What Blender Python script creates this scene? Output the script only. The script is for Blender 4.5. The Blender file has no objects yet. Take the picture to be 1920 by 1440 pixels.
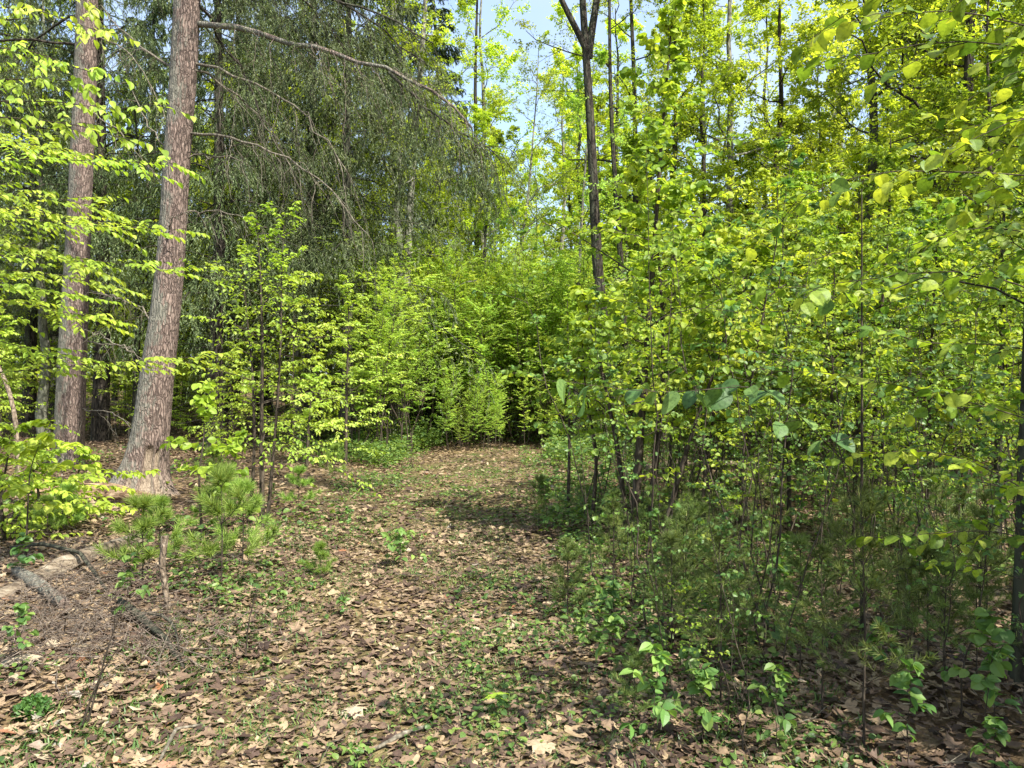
import bpy, math
import numpy as np

# ------------------------------------------------------------------ camera, sky, sun, exposure
SC = bpy.context.scene
COL = SC.collection
F = 1443.0            # focal length in pixels of a 1920 wide frame
EYE = 1.55
cam_data = bpy.data.cameras.new("camera")
cam = bpy.data.objects.new("camera", cam_data)
COL.objects.link(cam)
cam.location = (0, 0, EYE)
cam.rotation_euler = (math.radians(90), 0, 0)
cam_data.sensor_width = 36
cam_data.lens = 36 * F / 1920
cam_data.clip_start = 0.05
cam_data.clip_end = 2000
SC.camera = cam

SUN_EL, SUN_AZ = 52.0, 138.0      # azimuth clockwise from +Y
world = bpy.data.worlds.new("World")
SC.world = world
world.use_nodes = True
wn = world.node_tree
wn.nodes.clear()
sky = wn.nodes.new("ShaderNodeTexSky")
sky.sky_type = 'NISHITA'
sky.sun_disc = False
sky.sun_elevation = math.radians(SUN_EL)
sky.sun_rotation = math.radians(SUN_AZ)
sky.air_density = 1.0
sky.dust_density = 2.0
bg = wn.nodes.new("ShaderNodeBackground")
bg.inputs[1].default_value = 0.15
wo = wn.nodes.new("ShaderNodeOutputWorld")
cl_tc = wn.nodes.new("ShaderNodeTexCoord")
cl_n = wn.nodes.new("ShaderNodeTexNoise")
cl_n.inputs['Scale'].default_value = 2.6
cl_n.inputs['Detail'].default_value = 6
cl_r = wn.nodes.new("ShaderNodeValToRGB")
cl_r.color_ramp.elements[0].position = 0.36
cl_r.color_ramp.elements[1].position = 0.72
cl_m = wn.nodes.new("ShaderNodeMixRGB")
cl_m.inputs[2].default_value = (2.1, 2.4, 2.95, 1)
wn.links.new(cl_tc.outputs['Generated'], cl_n.inputs['Vector'])
wn.links.new(cl_n.outputs[0], cl_r.inputs[0])
wn.links.new(cl_r.outputs[0], cl_m.inputs[0])
wn.links.new(sky.outputs[0], cl_m.inputs[1])
wn.links.new(cl_m.outputs[0], bg.inputs[0])
wn.links.new(bg.outputs[0], wo.inputs[0])

sd = bpy.data.lights.new("sun", 'SUN')
sd.energy = 4.3
sd.angle = math.radians(0.5)
sd.color = (1.0, 0.95, 0.86)
sun = bpy.data.objects.new("sun", sd)
COL.objects.link(sun)
el, az = math.radians(SUN_EL), math.radians(SUN_AZ)
sun.rotation_euler = (math.radians(90) - el, 0, math.pi - az)
sun.location = (20, -8, 25)
SC.view_settings.view_transform = 'Standard'
SC.view_settings.look = 'None'
SC.view_settings.exposure = 1.5
SC.view_settings.gamma = 1.0
SC.cycles.max_bounces = 7
SC.cycles.diffuse_bounces = 4
SC.cycles.glossy_bounces = 2
SC.cycles.transmission_bounces = 5
SC.cycles.use_denoising = True
SC.cycles.sample_clamp_indirect = 6.0

# ------------------------------------------------------------------ numpy helpers
def at(px, py, Y):
    return np.array([(px - 960) / F * Y, Y, EYE - (py - 720) / F * Y])

def ats(*a):
    return np.array([at(*q) for q in a])

def norm(v):
    return v / np.maximum(np.linalg.norm(v, axis=-1, keepdims=True), 1e-9)

def _h(ix, iy, iz):
    n = (ix.astype(np.int64) * 374761393 + iy.astype(np.int64) * 668265263 + iz.astype(np.int64) * 2147483647 // 7) & 0xFFFFFFFF
    n = ((n ^ (n >> 13)) * 1274126177) & 0xFFFFFFFF
    n = (n ^ (n >> 16)) & 0xFFFFFFFF
    return n / 4294967295.0

def vnoise(x, y, z=0.0):
    x, y, z = np.broadcast_arrays(np.asarray(x, float), np.asarray(y, float), np.asarray(z, float))
    xi, yi, zi = np.floor(x), np.floor(y), np.floor(z)
    fx, fy, fz = x - xi, y - yi, z - zi
    fx, fy, fz = [q * q * (3 - 2 * q) for q in (fx, fy, fz)]
    r = 0
    for a in (0, 1):
        for b in (0, 1):
            for c in (0, 1):
                w = (fx if a else 1 - fx) * (fy if b else 1 - fy) * (fz if c else 1 - fz)
                r = r + w * _h(xi + a, yi + b, zi + c)
    return r * 2 - 1

def fbm(x, y, z=0.0, o=4):
    r, a, s = 0, 1.0, 1.0
    for k in range(o):
        r = r + a * vnoise(x * s + 17.3 * k, y * s - 9.1 * k, z * s + 3.7 * k)
        a *= 0.5
        s *= 2.03
    return r

PATH_X = -0.72
def path_centre(y):
    return PATH_X + 0.25 * np.sin(np.asarray(y) * 0.22) + np.clip(np.asarray(y) - 17, 0, 10) * 0.16

def path_mask(x, y):
    d = np.abs(x - path_centre(y))
    return np.clip(1 - (d - 0.9) / 0.9, 0, 1) * np.clip((26 - y) / 4, 0, 1)

def ground_z(x, y):
    x, y = np.asarray(x, float), np.asarray(y, float)
    m = path_mask(x, y)
    z = 0.16 * fbm(x * 0.23 + 3, y * 0.23, 0, 2) * (1 - 0.7 * m)
    z = z + 0.045 * fbm(x * 1.3, y * 1.3 + 5, 0, 3) * (1 - 0.4 * m)
    z = z - 0.05 * m
    z = z + 0.02 * np.clip(np.hypot(x, y) - 26, 0, 200)
    return z - 0.02

class Geo:
    def __init__(s):
        s.v, s.l, s.n, s.a, s.m, s.s, s.c = [], [], [], [], [], [], 0
    def add(s, v, f, val=0.0, mat=0, smooth=False):
        v = np.asarray(v, np.float32).reshape(-1, 3)
        f = np.asarray(f, np.int64)
        k, q = f.shape
        s.v.append(v)
        s.l.append((f + s.c).reshape(-1))
        s.n.append(np.full(k, q))
        s.a.append(np.broadcast_to(np.asarray(val, np.float32), (k,)))
        s.m.append(np.full(k, mat))
        s.s.append(np.full(k, smooth))
        s.c += len(v)
    def build(s, name, mats, parent=None, offset=None):
        me = bpy.data.meshes.new(name)
        v = np.concatenate(s.v)
        if offset is not None:
            v = v - np.asarray(offset, np.float32)
        l, n = np.concatenate(s.l), np.concatenate(s.n)
        me.vertices.add(len(v))
        me.vertices.foreach_set('co', v.reshape(-1))
        me.loops.add(len(l))
        me.loops.foreach_set('vertex_index', l.astype(np.int32))
        me.polygons.add(len(n))
        st = np.concatenate([[0], np.cumsum(n)[:-1]]).astype(np.int32)
        me.polygons.foreach_set('loop_start', st)
        me.polygons.foreach_set('material_index', np.concatenate(s.m).astype(np.int32))
        me.polygons.foreach_set('use_smooth', np.concatenate(s.s))
        me.update(calc_edges=True)
        at_ = me.attributes.new('v', 'FLOAT', 'FACE')
        at_.data.foreach_set('value', np.concatenate(s.a).astype(np.float32))
        for m in (mats if isinstance(mats, (list, tuple)) else [mats]):
            me.materials.append(m)
        o = bpy.data.objects.new(name, me)
        COL.objects.link(o)
        if parent is not None:
            o.parent = parent
        return o

def tubes(g, pts, r, sides=6, val=0.0, mat=0, cap=True):
    """pts (N,M,3), r (N,M): N tubes at once"""
    N, M = pts.shape[:2]
    T = norm(np.gradient(pts, axis=1))
    mean = norm(pts[:, -1] - pts[:, 0])
    ref = np.where(np.abs(mean[:, 2:3]) > 0.8, np.array([[1.0, 0, 0]]), np.array([[0, 0, 1.0]]))
    B = norm(np.cross(T, ref[:, None, :]))
    Nn = np.cross(B, T)
    a = np.arange(sides) / sides * 2 * np.pi
    ring = (np.cos(a)[None, None, :, None] * B[:, :, None, :] + np.sin(a)[None, None, :, None] * Nn[:, :, None, :]) * r[:, :, None, None]
    V = pts[:, :, None, :] + ring
    i = np.arange(N)[:, None, None] * M * sides
    j = np.arange(M - 1)[None, :, None] * sides
    k = np.arange(sides)[None, None, :]
    k2 = (k + 1) % sides
    f = np.stack([i + j + k, i + j + k2, i + j + sides + k2, i + j + sides + k], -1).reshape(-1, 4)
    vv = np.broadcast_to(np.asarray(val, float), (N,))
    g.add(V.reshape(-1, 3), f, np.repeat(vv, (M - 1) * sides), mat, True)
    if cap and sides > 3:
        base = np.arange(N)[:, None] * M * sides
        g.add(V.reshape(-1, 3), base + np.arange(sides)[::-1][None], vv, mat, False)
        g.add(V.reshape(-1, 3), base + (M - 1) * sides + np.arange(sides)[None], vv, mat, False)

def leaf_template(xs, ws, fold=0.3, droop=0.25):
    """a leaf along +x, 1 long, folded at the midrib; tris"""
    xs, ws = np.array(xs), np.array(ws)
    c = [(x, 0, -droop * x * x) for x in xs]
    l = [(x, w, -droop * x * x + fold * w) for x, w in zip(xs[1:-1], ws[1:-1])]
    r = [(x, -w, -droop * x * x + fold * w) for x, w in zip(xs[1:-1], ws[1:-1])]
    n, k = len(c), len(l)
    v = np.array(c + l + r)
    f = [(0, 1, n), (0, n + k, 1)]
    for i in range(k - 1):
        f += [(i + 1, i + 2, n + i + 1), (i + 1, n + i + 1, n + i), (i + 1, n + k + i, n + k + i + 1), (i + 1, n + k + i + 1, i + 2)]
    f += [(k, n - 1, n + k - 1), (k, n + 2 * k - 1, n - 1)]
    return v, np.array(f)

BEECH = leaf_template([0, .3, .7, 1], [0, .30, .25, 0], 0.35, 0.28)
BEECH_NEAR = leaf_template([0, .12, .35, .62, .85, 1], [0, .2, .31, .28, .13, 0], 0.3, 0.25)
HAZEL = leaf_template([0, .04, .16, .34, .54, .72, .86, .95, 1], [0, .15, .31, .40, .41, .34, .22, .09, 0], 0.22, 0.3)
ROUND = leaf_template([0, .12, .42, .78, 1], [0, .26, .40, .27, 0], 0.28, 0.22)
FAR = (np.array([(0, 0, 0), (.45, .34, .1), (1, 0, -.12), (.45, -.34, .1)]), np.array([(0, 1, 2), (0, 2, 3)]))
NEEDLE = (np.array([(0, .09, 0), (0, -.09, 0), (1, 0, 0)]), np.array([(0, 1, 2)]))
NEEDLE_FAR = (np.array([(0, .16, 0), (0, -.16, 0), (1, 0, 0)]), np.array([(0, 1, 2)]))
PINE = (np.array([(0, .027, 0), (0, -.027, 0), (1, 0, 0)]), np.array([(0, 1, 2)]))

def leaves(g, tm, P, D, Nn, S, val, mat=0):
    P, D, Nn, S = P.reshape(-1, 3), norm(D.reshape(-1, 3)), Nn.reshape(-1, 3), np.asarray(S).reshape(-1)
    B = norm(np.cross(Nn, D))
    Nn = np.cross(D, B)
    t, f = tm
    V = P[:, None, :] + S[:, None, None] * (t[None, :, 0:1] * D[:, None] + t[None, :, 1:2] * B[:, None] + t[None, :, 2:3] * Nn[:, None])
    n, m = len(P), len(t)
    ff = (f[None] + (np.arange(n) * m)[:, None, None]).reshape(-1, f.shape[1])
    g.add(V.reshape(-1, 3), ff, np.repeat(np.asarray(val).reshape(-1), len(f)), mat, False)

def curve(p0, d, L, droop, M, rng, wob=0.04):
    """p0,d (N,3); L,droop (N,) -> (N,M,3)"""
    t = np.linspace(0, 1, M)
    L = np.asarray(L)[:, None, None]
    p = p0[:, None, :] + d[:, None, :] * L * t[None, :, None]
    p[..., 2] -= (np.asarray(droop)[:, None] * L[..., 0]) * t[None, :] ** 2
    if wob:
        w = np.cumsum(rng.normal(size=p.shape) * wob / math.sqrt(M), axis=1) * L
        w[:, 0] = 0
        p = p + w
    return p

def resample(poly, M):
    poly = np.asarray(poly, float)
    s = np.concatenate([[0], np.cumsum(np.linalg.norm(np.diff(poly, axis=0), axis=1))])
    q = np.linspace(0, s[-1], M)
    # smooth (catmull-like) by interpolating then a light average
    out = np.stack([np.interp(q, s, poly[:, k]) for k in range(3)], -1)
    sm = out.copy()
    for _ in range(2):
        sm[1:-1] = (sm[:-2] + 2 * sm[1:-1] + sm[2:]) / 4
    return sm

def sample_on(pts, t):
    """pts (N,M,3), t (N,n) -> positions and tangents (N,n,3)"""
    N, M = pts.shape[:2]
    u = np.clip(t, 0, 0.9999) * (M - 1)
    i = u.astype(int)
    fr = (u - i)[..., None]
    a = np.take_along_axis(pts, i[..., None].repeat(3, -1), 1)
    b = np.take_along_axis(pts, (i + 1)[..., None].repeat(3, -1), 1)
    return a * (1 - fr) + b * fr, norm(b - a)

UP = np.array([0, 0, 1.0])
def length(pts):
    return np.linalg.norm(np.diff(pts, axis=1), axis=2).sum(1)

def children(pts, n, ta, tb, ratio, ang, up, droop, M, rng, roll=0.3, noise=0.15, wob=0.04, taper=0.6, absL=None):
    """n side shoots on each of the N curves"""
    N = len(pts)
    Lp = length(pts)
    t = np.linspace(ta, tb, n)[None] + rng.uniform(-.5, .5, (N, n)) * (tb - ta) / n
    t = np.clip(t, 0.01, 1)
    p0, T = sample_on(pts, t)
    side = np.cross(T, UP)
    side = np.where(np.linalg.norm(side, axis=-1, keepdims=True) < 0.15, np.array([1.0, 0, 0]), side)
    side = norm(side)
    oth = np.cross(side, T)
    sg = np.where(np.arange(n) % 2 == 0, 1.0, -1.0)[None, :]
    ph = rng.normal(size=(N, n)) * roll
    sv = (np.cos(ph) * sg)[..., None] * side + np.sin(ph)[..., None] * oth
    a = math.radians(ang)
    d = math.cos(a) * T + math.sin(a) * sv + UP * up + rng.normal(size=(N, n, 3)) * noise
    L = ratio * Lp[:, None] * (1.05 - taper * t) * rng.uniform(.65, 1.25, (N, n)) if absL is None else absL * (1.05 - taper * t) * rng.uniform(.6, 1.3, (N, n))
    return curve(p0.reshape(-1, 3), norm(d).reshape(-1, 3), L.reshape(-1), np.full(N * n, droop), M, rng, wob)

def leaf_on(g, pts, K, tm, size, rng, side=0.8, fwd=0.55, down=0.35, tilt=0.35, ta=0.1, mat=0, jit=0.0, nbias=UP, vlo=0., vhi=1., sizevar=.3, clump=1):
    N = len(pts)
    t = np.linspace(ta, 1, K)[None] + rng.uniform(-.3, .3, (N, K)) / K
    p, T = sample_on(pts, np.clip(t, 0, 1))
    s = norm(np.cross(T, UP) + 1e-4)
    sg = np.where(np.arange(K) % 2 == 0, 1.0, -1.0)[None, :, None]
    D = T * fwd + sg * s * side - UP * down + rng.normal(size=p.shape) * tilt * 0.6
    Nn = nbias + rng.normal(size=p.shape) * tilt
    if jit:
        p = p + rng.normal(size=p.shape) * jit
    S = size * rng.uniform(1 - sizevar, 1 + sizevar * .7, (N, K))
    val = rng.uniform(vlo, vhi, (N, K))
    if clump > 1:
        nb = (N + clump - 1) // clump
        val = .45 * val + .55 * np.repeat(rng.uniform(0, 1, nb), clump)[:N, None]
    leaves(g, tm, p, D, Nn, S, val, mat)

# ------------------------------------------------------------------ materials
def nodes(name):
    m = bpy.data.materials.new(name)
    m.use_nodes = True
    nt = m.node_tree
    nt.nodes.clear()
    return m, nt, (lambda t, **k: _mk(nt, t, k))

def _mk(nt, t, k):
    n = nt.nodes.new(t)
    for a, b in k.items():
        setattr(n, a, b)
    return n

def ramp(nt, stops, interp='LINEAR'):
    r = nt.nodes.new('ShaderNodeValToRGB')
    r.color_ramp.interpolation = interp
    e = r.color_ramp.elements
    while len(e) > 1:
        e.remove(e[-1])
    e[0].position = stops[0][0]
    e[0].color = (*stops[0][1], 1)
    for p, c in stops[1:]:
        x = e.new(p)
        x.color = (*c, 1)
    return r

def leaf_material(name, stops, trans=0.45, tr_boost=1.4, rough=0.45, spec=0.35, objvar=0.25, hue=.015, spots=False):
    m, nt, N = nodes(name)
    L = nt.links.new
    at_ = N('ShaderNodeAttribute', attribute_name='v')
    info = N('ShaderNodeObjectInfo')
    r = ramp(nt, stops)
    L(at_.outputs['Fac'], r.inputs[0])
    hsv = N('ShaderNodeHueSaturation')
    mr = N('ShaderNodeMapRange')
    mr.inputs[3].default_value = 1 - objvar
    mr.inputs[4].default_value = 1 + objvar
    L(info.outputs['Random'], mr.inputs[0])
    L(mr.outputs[0], hsv.inputs['Value'])
    m2 = N('ShaderNodeMath', operation='MULTIPLY')
    m2.inputs[1].default_value = 7.31
    fr = N('ShaderNodeMath', operation='FRACT')
    mh = N('ShaderNodeMapRange')
    mh.inputs[3].default_value = .492
    mh.inputs[4].default_value = .5 + hue
    L(info.outputs['Random'], m2.inputs[0])
    L(m2.outputs[0], fr.inputs[0])
    L(fr.outputs[0], mh.inputs[0])
    L(mh.outputs[0], hsv.inputs['Hue'])
    L(r.outputs[0], hsv.inputs['Color'])
    if spots:
        tc = N('ShaderNodeTexCoord')
        sp = N('ShaderNodeTexNoise')
        sp.inputs['Scale'].default_value = 75
        sp.inputs['Detail'].default_value = 3
        L(tc.outputs['Object'], sp.inputs['Vector'])
        sr = ramp(nt, [(.33, (.6, .62, .5)), (.5, (1, 1, 1)), (.7, (1.15, 1.1, .9))])
        L(sp.outputs[0], sr.inputs[0])
        sm = N('ShaderNodeMixRGB', blend_type='MULTIPLY')
        sm.inputs[0].default_value = 1
        L(hsv.outputs[0], sm.inputs[1])
        L(sr.outputs[0], sm.inputs[2])
        hsv = sm
    p = N('ShaderNodeBsdfPrincipled')
    p.inputs['Roughness'].default_value = rough
    p.inputs['Specular IOR Level'].default_value = spec
    L(hsv.outputs[0], p.inputs['Base Color'])
    tb = N('ShaderNodeMixRGB', blend_type='MULTIPLY')
    tb.inputs[0].default_value = 1
    tb.inputs[2].default_value = (tr_boost * 1.05, tr_boost, tr_boost * 0.45, 1)
    L(hsv.outputs[0], tb.inputs[1])
    t = N('ShaderNodeBsdfTranslucent')
    L(tb.outputs[0], t.inputs[0])
    mx = N('ShaderNodeMixShader')
    mx.inputs[0].default_value = trans
    L(p.outputs[0], mx.inputs[1])
    L(t.outputs[0], mx.inputs[2])
    o = N('ShaderNodeOutputMaterial')
    L(mx.outputs[0], o.inputs[0])
    return m

def bark_material(name, c1, c2, c3, scale=14, stretch=0.18, bump=0.6, lichen=None, dist=0.02):
    m, nt, N = nodes(name)
    L = nt.links.new
    tc = N('ShaderNodeTexCoord')
    mp = N('ShaderNodeMapping')
    mp.inputs['Scale'].default_value = (1, 1, stretch)
    L(tc.outputs['Object'], mp.inputs[0])
    nz = N('ShaderNodeTexNoise')
    nz.inputs['Scale'].default_value = 6
    nz.inputs['Detail'].default_value = 5
    L(tc.outputs['Object'], nz.inputs['Vector'])
    ad = N('ShaderNodeMixRGB', blend_type='LINEAR_LIGHT')
    ad.inputs[0].default_value = 0.05
    L(mp.outputs[0], ad.inputs[1])
    L(nz.outputs['Color'], ad.inputs[2])
    vo = N('ShaderNodeTexVoronoi', feature='DISTANCE_TO_EDGE')
    vo.inputs['Scale'].default_value = scale
    L(ad.outputs[0], vo.inputs['Vector'])
    n2 = N('ShaderNodeTexNoise')
    n2.inputs['Scale'].default_value = scale * 2.2
    n2.inputs['Detail'].default_value = 6
    L(mp.outputs[0], n2.inputs['Vector'])
    r1 = ramp(nt, [(0.0, (0.38,) * 3), (0.2, (1,) * 3)])
    L(vo.outputs['Distance'], r1.inputs[0])
    cr = ramp(nt, [(0.3, c1), (0.52, c2), (0.72, c3)])
    L(n2.outputs[0], cr.inputs[0])
    mu = N('ShaderNodeMixRGB', blend_type='MULTIPLY')
    mu.inputs[0].default_value = 0.75
    L(cr.outputs[0], mu.inputs[1])
    L(r1.outputs[0], mu.inputs[2])
    col = mu
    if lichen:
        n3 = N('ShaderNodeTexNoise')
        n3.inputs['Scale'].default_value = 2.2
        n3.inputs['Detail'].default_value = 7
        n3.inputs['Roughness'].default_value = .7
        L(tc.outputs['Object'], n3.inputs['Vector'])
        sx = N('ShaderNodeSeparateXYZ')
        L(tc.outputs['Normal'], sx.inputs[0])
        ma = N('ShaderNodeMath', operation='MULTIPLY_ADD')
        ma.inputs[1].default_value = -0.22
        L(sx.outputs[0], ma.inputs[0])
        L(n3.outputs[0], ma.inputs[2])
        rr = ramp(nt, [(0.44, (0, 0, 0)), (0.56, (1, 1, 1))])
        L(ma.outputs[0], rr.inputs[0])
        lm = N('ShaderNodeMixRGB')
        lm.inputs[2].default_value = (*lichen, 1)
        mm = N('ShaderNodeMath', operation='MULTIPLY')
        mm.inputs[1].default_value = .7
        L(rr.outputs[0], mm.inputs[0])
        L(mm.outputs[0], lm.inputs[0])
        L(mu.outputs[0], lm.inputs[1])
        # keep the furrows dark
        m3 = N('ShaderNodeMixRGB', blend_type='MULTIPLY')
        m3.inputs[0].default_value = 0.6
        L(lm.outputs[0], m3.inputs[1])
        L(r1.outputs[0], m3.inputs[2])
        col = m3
    # bare wood where v is high
    at_ = N('ShaderNodeAttribute', attribute_name='v')
    wz = N('ShaderNodeTexNoise')
    wz.inputs['Scale'].default_value = 40
    wm = N('ShaderNodeMapping')
    wm.inputs['Scale'].default_value = (1, 1, 0.06)
    L(tc.outputs['Object'], wm.inputs[0])
    L(wm.outputs[0], wz.inputs['Vector'])
    wr = ramp(nt, [(0.3, (.09, .065, .045)), (0.6, (.25, .20, .145))])
    L(wz.outputs[0], wr.inputs[0])
    wmx = N('ShaderNodeMixRGB')
    L(at_.outputs['Fac'], wmx.inputs[0])
    L(col.outputs[0], wmx.inputs[1])
    L(wr.outputs[0], wmx.inputs[2])
    p = N('ShaderNodeBsdfPrincipled')
    p.inputs['Roughness'].default_value = 0.9
    p.inputs['Specular IOR Level'].default_value = 0.15
    L(wmx.outputs[0], p.inputs['Base Color'])
    sm = N('ShaderNodeMath', operation='MULTIPLY_ADD')
    sm.inputs[1].default_value = 0.5
    L(n2.outputs[0], sm.inputs[0])
    L(r1.outputs[0], sm.inputs[2])
    b = N('ShaderNodeBump')
    b.inputs['Strength'].default_value = bump
    b.inputs['Distance'].default_value = dist
    L(sm.outputs[0], b.inputs['Height'])
    L(b.outputs[0], p.inputs['Normal'])
    o = N('ShaderNodeOutputMaterial')
    L(p.outputs[0], o.inputs[0])
    return m

def litter_material(name, stops):
    m, nt, N = nodes(name)
    L = nt.links.new
    at_ = N('ShaderNodeAttribute', attribute_name='v')
    r = ramp(nt, stops)
    L(at_.outputs['Fac'], r.inputs[0])
    tc = N('ShaderNodeTexCoord')
    nz = N('ShaderNodeTexNoise')
    nz.inputs['Scale'].default_value = 60
    nz.inputs['Detail'].default_value = 3
    L(tc.outputs['Object'], nz.inputs['Vector'])
    rr = ramp(nt, [(.3, (.72,) * 3), (.7, (1.1,) * 3)])
    L(nz.outputs[0], rr.inputs[0])
    mu = N('ShaderNodeMixRGB', blend_type='MULTIPLY')
    mu.inputs[0].default_value = 1
    L(r.outputs[0], mu.inputs[1])
    L(rr.outputs[0], mu.inputs[2])
    p = N('ShaderNodeBsdfPrincipled')
    p.inputs['Roughness'].default_value = 0.6
    p.inputs['Specular IOR Level'].default_value = 0.25
    L(mu.outputs[0], p.inputs['Base Color'])
    t = N('ShaderNodeBsdfTranslucent')
    L(mu.outputs[0], t.inputs[0])
    mx = N('ShaderNodeMixShader')
    mx.inputs[0].default_value = 0.15
    L(p.outputs[0], mx.inputs[1])
    L(t.outputs[0], mx.inputs[2])
    o = N('ShaderNodeOutputMaterial')
    L(mx.outputs[0], o.inputs[0])
    return m

def soil_material(name, cols, scale=18):
    m, nt, N = nodes(name)
    L = nt.links.new
    tc = N('ShaderNodeTexCoord')
    vo = N('ShaderNodeTexVoronoi')
    vo.inputs['Scale'].default_value = scale
    vo.inputs['Randomness'].default_value = 1
    L(tc.outputs['Object'], vo.inputs['Vector'])
    nz = N('ShaderNodeTexNoise')
    nz.inputs['Scale'].default_value = scale * 3
    nz.inputs['Detail'].default_value = 6
    L(tc.outputs['Object'], nz.inputs['Vector'])
    mx = N('ShaderNodeMixRGB')
    mx.inputs[0].default_value = 0.5
    L(vo.outputs['Color'], mx.inputs[1])
    L(nz.outputs['Color'], mx.inputs[2])
    bw = N('ShaderNodeRGBToBW')
    L(mx.outputs[0], bw.inputs[0])
    r = ramp(nt, [(.25, cols[0]), (.42, cols[1]), (.58, cols[2]), (.75, cols[3])])
    L(bw.outputs[0], r.inputs[0])
    big = N('ShaderNodeTexNoise')
    big.inputs['Scale'].default_value = .7
    L(tc.outputs['Object'], big.inputs['Vector'])
    br = ramp(nt, [(.35, (.65, .7, .6)), (.65, (1.05, 1, .95))])
    L(big.outputs[0], br.inputs[0])
    mu = N('ShaderNodeMixRGB', blend_type='MULTIPLY')
    mu.inputs[0].default_value = 1
    L(r.outputs[0], mu.inputs[1])
    L(br.outputs[0], mu.inputs[2])
    p = N('ShaderNodeBsdfPrincipled')
    p.inputs['Roughness'].default_value = 0.95
    p.inputs['Specular IOR Level'].default_value = 0.1
    L(mu.outputs[0], p.inputs['Base Color'])
    b = N('ShaderNodeBump')
    b.inputs['Strength'].default_value = 1
    b.inputs['Distance'].default_value = 0.03
    L(bw.outputs[0], b.inputs['Height'])
    L(b.outputs[0], p.inputs['Normal'])
    o = N('ShaderNodeOutputMaterial')
    L(p.outputs[0], o.inputs[0])
    return m

M_BEECH = leaf_material('young_beech_leaf', [(0, (.20, .30, .035)), (.5, (.32, .43, .05)), (1, (.46, .56, .09))], .5, 1.35, objvar=.15)
M_SHRUB = leaf_material('hazel_leaf', [(0, (.09, .17, .025)), (.45, (.21, .31, .035)), (1, (.40, .46, .06))], .48, 1.5, .5, .3, objvar=.22, hue=.012, spots=True)
M_THICKET = leaf_material('thicket_leaf', [(0, (.20, .32, .06)), (.5, (.34, .48, .09)), (1, (.50, .60, .13))], .5, 1.5, objvar=.22, hue=.012)
M_CANOPY = leaf_material('canopy_leaf', [(0, (.20, .27, .03)), (.5, (.33, .41, .045)), (1, (.48, .53, .08))], .6, 1.6, objvar=.3)
M_HEMLOCK = leaf_material('hemlock_needle', [(0, (.022, .04, .013)), (.5, (.075, .108, .036)), (1, (.20, .245, .095))], .25, 1.2, .5, .3, objvar=.2)
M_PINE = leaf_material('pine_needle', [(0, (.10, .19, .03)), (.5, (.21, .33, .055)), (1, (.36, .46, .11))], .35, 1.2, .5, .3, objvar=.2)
M_PINE_SHADED = leaf_material('shaded_pine_needle', [(0, (.06, .10, .025)), (.5, (.13, .18, .045)), (1, (.23, .28, .08))], .3, 1.2, .5, .3, objvar=.2)  # darker copy of the pine needle, shade painted into its colour
M_COOL = leaf_material('cool_hazel_leaf', [(0, (.07, .16, .05)), (.6, (.12, .24, .07)), (1, (.20, .33, .09))], .35, 1.3, .5, .25, spots=True)
M_CANDLE = leaf_material('pine_candle', [(0, (.30, .32, .08)), (1, (.42, .42, .14))], .2, 1.1)
M_HERB = leaf_material('herb_leaf', [(0, (.05, .11, .03)), (.5, (.11, .20, .045)), (1, (.22, .31, .07))], .4, 1.4, objvar=.3)
M_GRASS = leaf_material('grass_blade', [(0, (.04, .085, .02)), (.6, (.09, .16, .035)), (1, (.20, .23, .07))], .35, 1.3)
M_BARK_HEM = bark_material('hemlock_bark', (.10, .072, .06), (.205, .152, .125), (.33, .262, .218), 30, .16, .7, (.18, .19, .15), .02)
M_BARK_DARK = bark_material('dark_bark', (.022, .018, .014), (.05, .042, .032), (.09, .075, .06), 10, .2, .8, (.07, .075, .05), .03)
M_BARK_PALE = bark_material('pale_bark', (.14, .13, .10), (.26, .25, .20), (.36, .35, .29), 7, .5, .3, (.2, .21, .15), .01)
M_TWIG = bark_material('sapling_bark', (.035, .028, .02), (.07, .055, .04), (.12, .10, .075), 20, .2, .3)
M_TWIG_PALE = bark_material('dead_twig_bark', (.09, .075, .055), (.17, .15, .11), (.26, .24, .19), 20, .2, .3)
M_BRUSH = bark_material('brush_twig', (.07, .055, .042), (.17, .135, .105), (.28, .235, .185), 30, .3, .2)
M_DEADWOOD = bark_material('dead_wood', (.10, .075, .05), (.20, .155, .11), (.30, .25, .185), 22, .5, .6)
M_LITTER = litter_material('dead_leaf', [(0, (.04, .025, .018)), (.25, (.09, .058, .042)), (.45, (.17, .115, .076)), (.66, (.275, .195, .118)), (.86, (.37, .28, .165)), (.94, (.42, .345, .235)), (.975, (.30, .12, .05)), (1, (.28, .25, .20))])
M_GROUND = soil_material('forest_soil', [(.03, .02, .012), (.08, .055, .032), (.17, .12, .07), (.29, .22, .13)])
M_PATH = soil_material('trodden_litter', [(.04, .03, .016), (.11, .08, .042), (.20, .15, .08), (.31, .24, .13)], 30)

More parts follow.
